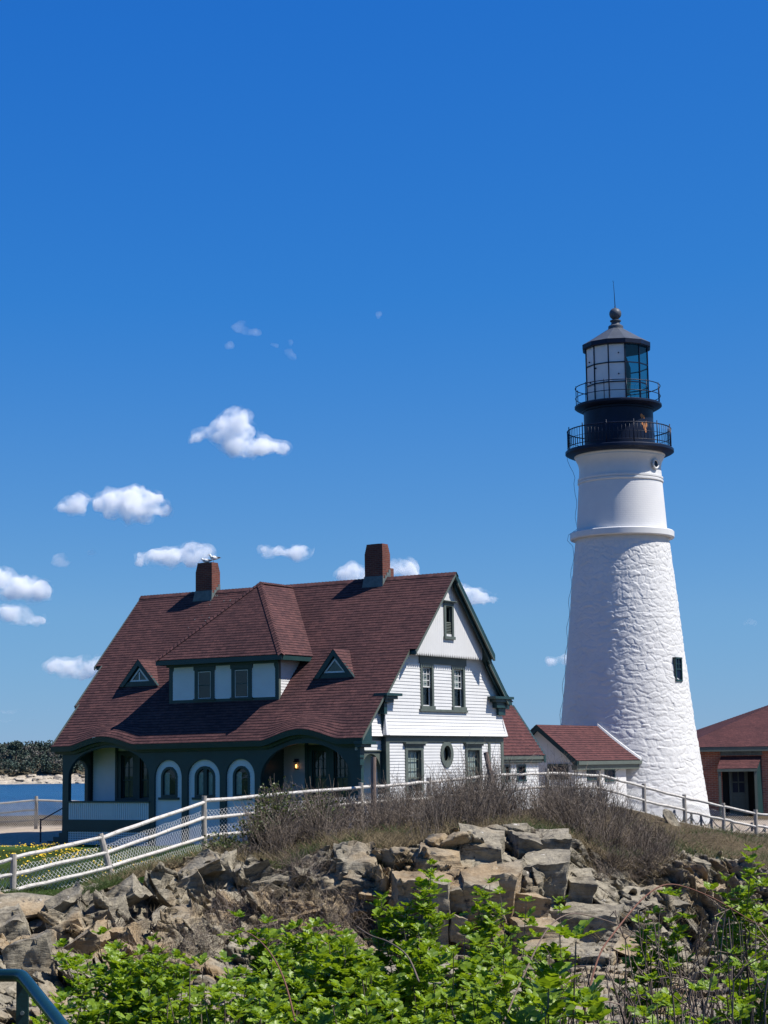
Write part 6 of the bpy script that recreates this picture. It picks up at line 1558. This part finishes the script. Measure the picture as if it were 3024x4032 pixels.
# ------------------------------------------------------------------ clouds: soft white vapour, three kilometres off
def cloud_mat(name, dens, lo=.42, hi=.54, sc=.030):
    m = bpy.data.materials.new(name); m.use_nodes = True; nt = m.node_tree; nt.nodes.clear(); o = nt.nodes.new('ShaderNodeOutputMaterial'); v = nt.nodes.new('ShaderNodeVolumePrincipled')
    g = nt.nodes.new('ShaderNodeNewGeometry'); n = noise(nt, g.outputs['Position'], sc, 6., .62); mr = N(nt, 'ShaderNodeMapRange'); nt.links.new(n.outputs['Fac'], mr.inputs['Value'])
    mr.inputs['From Min'].default_value = lo; mr.inputs['From Max'].default_value = hi; mr.inputs['To Max'].default_value = dens; nt.links.new(mr.outputs[0], v.inputs['Density'])
    v.inputs['Color'].default_value = (1,1,1,1); v.inputs['Anisotropy'].default_value = .0; nt.links.new(v.outputs[0], o.inputs['Volume']); return m
M['cloud'] = cloud_mat('cloud_vapour', .075); M['cloud_thin'] = cloud_mat('thin_cloud_vapour', .022); M['cloud_wisp'] = cloud_mat('wispy_cloud_vapour', .015, .36, .62)
M['cloud_fringe'] = cloud_mat('cloud_fringe_vapour', .030, .45, .60, .026)
tex = {}
for nm, sz in (('billow', 26.), ('fine_billow', 9.)):
    t_ = bpy.data.textures.new(nm, 'CLOUDS'); t_.noise_scale = sz; t_.noise_depth = 3; t_.noise_basis = 'BLENDER_ORIGINAL'; tex[nm] = t_
CD = 3000.
def cloud(label, puffs, mat='cloud', vox=5., seed=0, amp=1., CD=3000.):
    """puffs: (photo x, photo y, radius in photo pixels)"""
    rg = random.Random(seed); k = CD/F; cx = sum(p[0] for p in puffs)/len(puffs); cy = sum(p[1] for p in puffs)/len(puffs); c = at(cx, cy, CD)
    bm = bmesh.new()
    for (x, y, r) in puffs:
        p = at(x, y, CD) - c; rr = r*k*1.04; bmesh.ops.create_icosphere(bm, subdivisions=3, radius=rr, matrix=Matrix.Translation((p.x, p.y+rg.uniform(-.5,.5)*rr, p.z)) @ Matrix.Diagonal((1., 1.15, .92, 1.)))
    me = bpy.data.meshes.new('cloud'); bm.to_mesh(me); bm.free(); o = link('cloud', me, M[mat]); o.location = c; tag(o, label, 'cloud')
    r = o.modifiers.new('join', 'REMESH'); r.mode = 'VOXEL'; r.voxel_size = vox
    if mat == 'cloud': fringe(o, puffs, CD, seed)
    for nm, st in (('billow', 20.*amp), ('fine_billow', 9.*amp)):
        d = o.modifiers.new(nm, 'DISPLACE'); d.texture = tex[nm]; d.strength = st; d.mid_level = .5; d.texture_coords = 'GLOBAL'
    return o
def fringe(o, puffs, CD, seed):
    rg = random.Random(seed+50); k = CD/F; c = o.location; bm = bmesh.new()
    for (x, y, r) in puffs:
        p = at(x, y, CD) - c; rr = r*k*1.42; bmesh.ops.create_icosphere(bm, subdivisions=3, radius=rr, matrix=Matrix.Translation((p.x, p.y, p.z)) @ Matrix.Diagonal((1.12, 1.1, .85, 1.)))
    me = bpy.data.meshes.new('fringe'); bm.to_mesh(me); bm.free(); f = link('fringe', me, M['cloud_fringe'], o)
    r = f.modifiers.new('join', 'REMESH'); r.mode = 'VOXEL'; r.voxel_size = 6.
    d = f.modifiers.new('billow', 'DISPLACE'); d.texture = tex['billow']; d.strength = 26.; d.mid_level = .5; d.texture_coords = 'GLOBAL'
def Zc(x, y): return x*.7836, 1550+y*.7836
def puffs(lst, sc=.7836, org=(0,1550)): return [(org[0]+x*sc, org[1]+y*sc, r*sc) for x, y, r in lst]
cloud('bright white cloud with a raised head and long tail, highest of the big clouds', puffs([(1190,125,52),(1130,165,48),(1220,190,55),(1110,215,34),(1180,255,58),(1255,270,50),(1320,265,48),(1375,262,38),(1415,282,30),(1320,295,26),(1205,95,30),(1150,100,24),(990,215,30),(962,242,20),(1045,200,26),(1075,205,16)]), seed=1)
cloud('broad oval white cloud left of centre with a flat grey base', puffs([(560,535,55),(640,530,62),(700,540,66),(770,555,60),(500,560,38),(815,580,36),(640,600,48),(560,595,42),(720,610,42),(590,490,22),(680,490,26),(750,505,24)]), seed=2)
cloud('smaller white cloud just left of the broad oval cloud', puffs([(385,540,42),(340,565,36),(310,580,24),(405,575,30),(420,545,20),(365,590,18)]), seed=3)
cloud('small white tuft cloud above the left roof slope', puffs([(305,835,32),(280,848,22),(335,848,22),(310,812,16),(250,852,10)]), 'cloud_thin', seed=4)
cloud('faint tiny cloud between the small tuft and the chimney cloud', puffs([(460,800,20),(445,803,13),(480,800,12)]), 'cloud_wisp', seed=5)
cloud('faint upright wisp left of the cloud behind the gulls', puffs([(580,858,14),(583,845,9),(582,872,12)]), 'cloud_wisp', seed=6)
cloud('long white cloud behind the gulls and the left chimney', puffs([(715,810,34),(760,825,40),(820,820,44),(880,815,46),(945,795,48),(1000,790,46),(1030,800,34),(700,850,18),(870,850,34),(960,840,36)]), seed=7)
cloud('low flat cloud between the two chimneys', puffs([(1350,795,34),(1395,790,36),(1440,800,26),(1490,795,34),(1530,790,30),(1400,760,14),(1345,812,18)]), seed=8)
cloud('bright cloud cut by the left edge, upper one of the pair', puffs([(10,915,46),(5,960,60),(80,975,58),(150,990,52),(205,990,40),(230,1005,26),(60,1010,36),(125,945,26)]), seed=9)
cloud('bright cloud cut by the left edge, lower one of the pair', puffs([(15,1100,42),(70,1118,44),(130,1128,36),(185,1142,28),(220,1150,18),(35,1085,26),(90,1150,18)]), seed=10, CD=2500.)
cloud('lumpy white cloud touching the left end of the roof', puffs([(290,1375,44),(350,1385,50),(410,1375,54),(460,1360,48),(510,1360,50),(265,1370,26),(400,1415,30),(470,1400,36),(560,1380,40)]), seed=11)
cloud('white cloud peeking out on both sides of the right chimney', [(1360,2270,30),(1395,2258,34),(1450,2262,36),(1510,2262,36),(1560,2245,38),(1600,2248,38),(1630,2262,26),(1335,2280,16)], seed=12)
cloud('soft white cloud just right of the gable peak', [(1835,2335,26),(1870,2345,32),(1905,2358,28),(1940,2364,22),(1955,2364,14),(1810,2330,24)], seed=13)
cloud('small cloud peeking out left of the lighthouse', [(2165,2600,18),(2195,2604,20),(2225,2602,20),(2255,2602,20),(2150,2606,10)], seed=14)
cloud('faint lone cloud right of the lighthouse', [(2950,2450,14),(2972,2454,16),(2935,2456,9)], 'cloud_wisp', seed=15)
W = lambda l: puffs([(x, y, r*1.55) for x, y, r in l], .5425, (800,1200))
cloud('thin wisp high above the roof, bent like an arm', W([(255,165,22),(280,145,20),(300,140,16),(300,185,18),(340,198,20),(380,198,18),(405,195,14),(215,165,10)]), 'cloud_wisp', 4., 16, .6)
cloud('thin wisp under the bent one', W([(190,295,22),(165,292,16),(215,295,14)]), 'cloud_wisp', 4., 17, .6)
cloud('pair of faint streaks right of the bent wisp', W([(500,293,16),(535,297,16),(630,270,16),(625,345,20),(650,375,20),(665,385,14)]), 'cloud_wisp', 4., 18, .6)
cloud('single faint puff highest in the sky', W([(1278,70,18),(1268,90,14),(1290,55,12)]), 'cloud_wisp', 4., 19, .6)
cloud('pale thin streak of cloud low above the far shore at the left', [(x, 2800+6*math.sin(x*.05)-x*.03, 9+4*math.sin(x*.031)) for x in range(-40,200,14)], 'cloud_wisp', 4., 20, .4)
cloud('second pale thin streak of cloud lowest over the sea', [(x, 2838+4*math.sin(x*.07)-x*.03, 7+3*math.sin(x*.043+1)) for x in range(-40,150,12)], 'cloud_wisp', 4., 21, .4)
# ------------------------------------------------------------------ gulls on the left chimney
def house_pt(u, v, w): return HO + Vector((math.cos(TH)*u+math.sin(TH)*v, -math.sin(TH)*u+math.cos(TH)*v, w))
def skin(name, verts, edges, radii, mat, parent, sub=2):
    me = bpy.data.meshes.new(name); me.from_pydata(verts, edges, []); o = link(name, me, M[mat], parent)
    s = o.modifiers.new('skin', 'SKIN'); s.use_smooth_shade = True
    for d, r in zip(me.skin_vertices[0].data, radii): d.radius = r if hasattr(r, '__len__') else (r, r)
    me.skin_vertices[0].data[1].use_root = True
    b = o.modifiers.new('sub', 'SUBSURF'); b.levels = sub; b.render_levels = sub; return o
def gull(loc, rz, label, sit=False, s=1.):
    """x is forward; standing height about 0.36 m"""
    e = empty('gull', loc, rz); e.scale = (s,s,s); tag(e, label, 'gull', 'gulls on the chimney'); L = .035 if sit else .14
    z = lambda h: h+L
    sp = [(-.30,.012,.090,.10),(-.25,.030,.092,.09),(-.18,.056,.088,.09),(-.10,.080,.088,.0),(-.01,.092,.092,.0),(.07,.082,.102,.0),(.118,.058,.135,.0),(.142,.045,.175,.0),(.158,.043,.208,.0),(.178,.046,.236,.0),(.205,.038,.240,.0),(.226,.020,.234,.0)]
    if sit: sp = [(a, r, h if a < .1 else .102+(h-.102)*.62, q_) for a, r, h, q_ in sp]
    mb = MB(); mb.tube([(a,0,z(h)) for a, r, h, q_ in sp], [r*1.12 for a, r, h, q_ in sp], 14); mb.build('body', M['gull_white'], e, smooth=True)
    verts = [(sp[-3][0]+.012,0,z(sp[-3][2]))]
    hd = verts[0]
    mb = MB(); mb.tube([(hd[0]+.04,0,hd[2]-.004),(hd[0]+.075,0,hd[2]-.008),(hd[0]+.098,0,hd[2]-.022)], [.014,.010,.004], 6); mb.build('beak', M['beak'], e, smooth=True)
    mb = MB()
    for y in (-.034,.034): mb.lathe([(.001,hd[2]+.006),(.007,hd[2]+.012),(.001,hd[2]+.018)], 6, (hd[0]+.022, y))
    mb.build('eyes', M['gull_black'], e)
    for sd in (-1, 1):
        mb = MB(); n = 12; top = []
        for i in range(n+1):
            t = i/n; x = .10-.40*t; wd = .052*math.sin(math.pi*min(1,(t*.92+.08)))**.7; yy = sd*(.084*(1-.62*t)+.012); zc = z(.105)+.012*math.sin(math.pi*t); top.append(((x, sd*.012+yy*.15, zc+.075*(1-.62*t)), (x, yy+sd*.014, zc+.02), (x-.01, yy*.98, zc-wd*.75)))
        for a, b in zip(top[:-1], top[1:]): mb.q(a[0],b[0],b[1],a[1]); mb.q(a[1],b[1],b[2],a[2]); mb.q(a[2],b[2],b[0],a[0])
        mb.build('wing', M['gull_grey'], e, smooth=True)
        mb = MB(); mb.tube([(-.24,sd*.03,z(.105)),(-.32,sd*.018,z(.10)),(-.36,sd*.010,z(.105))], [.020,.014,.004], 6); mb.build('wing_tip', M['gull_black'], e, smooth=True)
    mb = MB(); mb.hexa([(-.22,-.03,z(.085)),(-.33,-.04,z(.082)),(-.33,.04,z(.082)),(-.22,.03,z(.085)),(-.22,-.03,z(.10)),(-.33,-.04,z(.092)),(-.33,.04,z(.092)),(-.22,.03,z(.10))]); mb.build('tail', M['gull_white'], e)
    for sd in (-1, 1):
        mb = MB(); mb.tube([(.0,sd*.03,z(.03)),(.012,sd*.032,L*.5),(0,sd*.032,.006)], [.010,.006,.006], 6)
        for a in (-.5,0,.5): mb.tube([(0,sd*.032,.006),(.045*math.cos(a),sd*.032+.045*math.sin(a),.004)], [.006,.003], 5)
        mb.build('leg', M['beak'], e)
p = house_pt(-11.17, 3.98, 8.20); gull((p.x,p.y,p.z), R(180-8), 'white and grey gull crouching on the chimney top, left of the other gull', True, .82)
p = house_pt(-10.80, 4.03, 8.20); gull((p.x,p.y,p.z), R(180+12), 'white and grey gull standing at the right edge of the chimney top', False, .86)
mb = MB()      # droppings below their perch lie on the shingles
rg = np.random.default_rng(4); roofs = []
for _ in range(15):
    u = rg.normal(-10.35, .35); v = 4.0-abs(rg.normal(0,.75)); w = roof_w(v, u)+.030; s = rg.uniform(.012,.035); pts = []
    for i in range(7):
        a = 2*math.pi*i/7; r = s*rg.uniform(.5,1.2); pts.append((u+r*math.cos(a), v+r*1.3*math.sin(a), w+r*1.3*math.sin(a)*1.03))
    mb.q(*pts)
hb(mb, 'roof_stain', 'lead', roof)

# ------------------------------------------------------------------ painted pipe handrail beside the camera path
m, nt, b = nodes('teal_painted_pipe'); tcn = nt.nodes.new('ShaderNodeTexCoord'); nn = noise(nt, tcn.outputs['Object'], 5., 5., .6); rr_ = ramp(nt, nn.outputs['Fac'], [(.3,(.006,.026,.028)),(.7,(.010,.038,.040))]); nt.links.new(rr_.outputs['Color'], b.inputs['Base Color'])
b.inputs['Roughness'].default_value = .2; b.inputs['Specular IOR Level'].default_value = .5; n2 = noise(nt, tcn.outputs['Object'], 60., 3., .6); bump(nt, b, n2.outputs['Fac'], .0008); M['pipe'] = m
hd = at(85, 3840, 7.0); hr = empty('handrail', (hd.x, hd.y, -2.55)); HRO = tuple(hr.location); tag(hr, 'glossy dark teal pipe handrail in the bottom left corner', 'handrail')
e1 = at(300, 4110, 6.35); e0 = at(-420, 3842, 7.3); d = (e1-hd).normalized(); far = e1 + d*.9
k = []
for i in range(7):
    t = i/6; a = hd + (e0-hd).normalized()*.035*(1-t); bb_ = hd + d*.035*t; k.append(a.lerp(bb_, t))
mb = MB(); mb.tube([e0] + k + [e1, far], .0235, 20); mb.build('rail', M['pipe'], hr, smooth=True, off=HRO)
ps = hd + Vector((.012,.0,-.02)); mb = MB(); mb.box((ps.x-.030,ps.y-.006,-2.6),(ps.x+.016,ps.y+.006,ps.z)); mb.build('post', M['pipe'], hr, off=HRO, bevel=.002)
mb = MB(); c = Vector((ps.x-.006, ps.y-.0065, ps.z-.115)); mb.tube([c, c+Vector((0,-.006,0))], .0075, 10); mb.build('bolt', M['lead'], hr, off=HRO)
ps2 = far + Vector((0,0,-.02)); mb = MB(); mb.box((ps2.x-.025,ps2.y-.006,-2.6),(ps2.x+.025,ps2.y+.006,ps2.z)); mb.build('post', M['pipe'], hr, off=HRO, bevel=.002)
# ------------------------------------------------------------------ camera, light, sky
cam = bpy.data.cameras.new('camera'); co = bpy.data.objects.new('camera', cam); COL.objects.link(co)
cam.sensor_fit = 'VERTICAL'; cam.sensor_height = 24.; cam.lens = 24. * F / 4032.
cam.clip_end = 30000.; cam.clip_start = .1
fw = Vector((0, math.cos(PITCH), math.sin(PITCH))); up0 = Vector((0, -math.sin(PITCH), math.cos(PITCH))); rt0 = Vector((1,0,0))
c_, s_ = math.cos(ROLL), math.sin(ROLL)
rt = rt0*c_ - up0*s_; upv = up0*c_ + rt0*s_
co.matrix_world = Matrix(((rt.x, upv.x, -fw.x, 0), (rt.y, upv.y, -fw.y, 0), (rt.z, upv.z, -fw.z, 0), (0,0,0,1)))
scene.camera = co

SUN_AZ, SUN_EL = R(102.), R(55.5)
sd = Vector((math.sin(SUN_AZ)*math.cos(SUN_EL), math.cos(SUN_AZ)*math.cos(SUN_EL), math.sin(SUN_EL)))
sl = bpy.data.lights.new('sun', 'SUN'); sl.energy = 5.; sl.angle = R(.53); sl.color = (1., .95, .87)
so = bpy.data.objects.new('sun', sl); COL.objects.link(so); so.rotation_euler = (-sd).to_track_quat('-Z', 'Y').to_euler(); so.location = sd*200

w = bpy.data.worlds.new('World'); scene.world = w; w.use_nodes = True; nt = w.node_tree
bg = nt.nodes['Background']; sky = nt.nodes.new('ShaderNodeTexSky'); sky.sky_type = 'NISHITA'; sky.sun_disc = False
sky.sun_elevation = SUN_EL; sky.sun_rotation = SUN_AZ; sky.altitude = 0.; sky.air_density = 1.; sky.dust_density = 0.; sky.ozone_density = 6.
EXPO = .55
# grade the sky to the deep polarised blue of the photograph (bright to dark, channel by channel)
pre = nt.nodes.new('ShaderNodeVectorMath'); pre.operation = 'SCALE'; pre.inputs['Scale'].default_value = .1
cv = nt.nodes.new('ShaderNodeRGBCurve')
PT = [[(0,0),(.105,.017),(.153,.034),(.212,.075),(.356,.165),(.658,.265),(1,.33)],
      [(0,0),(.198,.156),(.283,.215),(.371,.275),(.539,.385),(.694,.44),(1,.5)],
      [(0,0),(.386,.578),(.497,.63),(.584,.655),(.665,.68),(1,.72)]]
for c, pts in zip(cv.mapping.curves, PT):
    while len(c.points) < len(pts): c.points.new(.5, .5)
    for p_, (x, y) in zip(c.points, pts): p_.location = (x, y); p_.handle_type = 'VECTOR'
cv.mapping.update()
post = nt.nodes.new('ShaderNodeVectorMath'); post.operation = 'SCALE'; post.inputs['Scale'].default_value = 10./2**EXPO
nt.links.new(sky.outputs['Color'], pre.inputs[0]); nt.links.new(pre.outputs[0], cv.inputs['Color']); nt.links.new(cv.outputs['Color'], post.inputs[0]); nt.links.new(post.outputs[0], bg.inputs['Color']); bg.inputs['Strength'].default_value = .1
scene.view_settings.view_transform = 'Standard'; scene.view_settings.look = 'None'; scene.view_settings.exposure = EXPO; scene.view_settings.gamma = 1.
scene.render.engine = 'CYCLES'
cy = scene.cycles; cy.max_bounces = 16; cy.diffuse_bounces = 4; cy.glossy_bounces = 4; cy.transmission_bounces = 8; cy.volume_step_rate = 1.; cy.transparent_max_bounces = 16; cy.volume_bounces = 16; cy.use_denoising = True; cy.caustics_reflective = False; cy.caustics_refractive = False
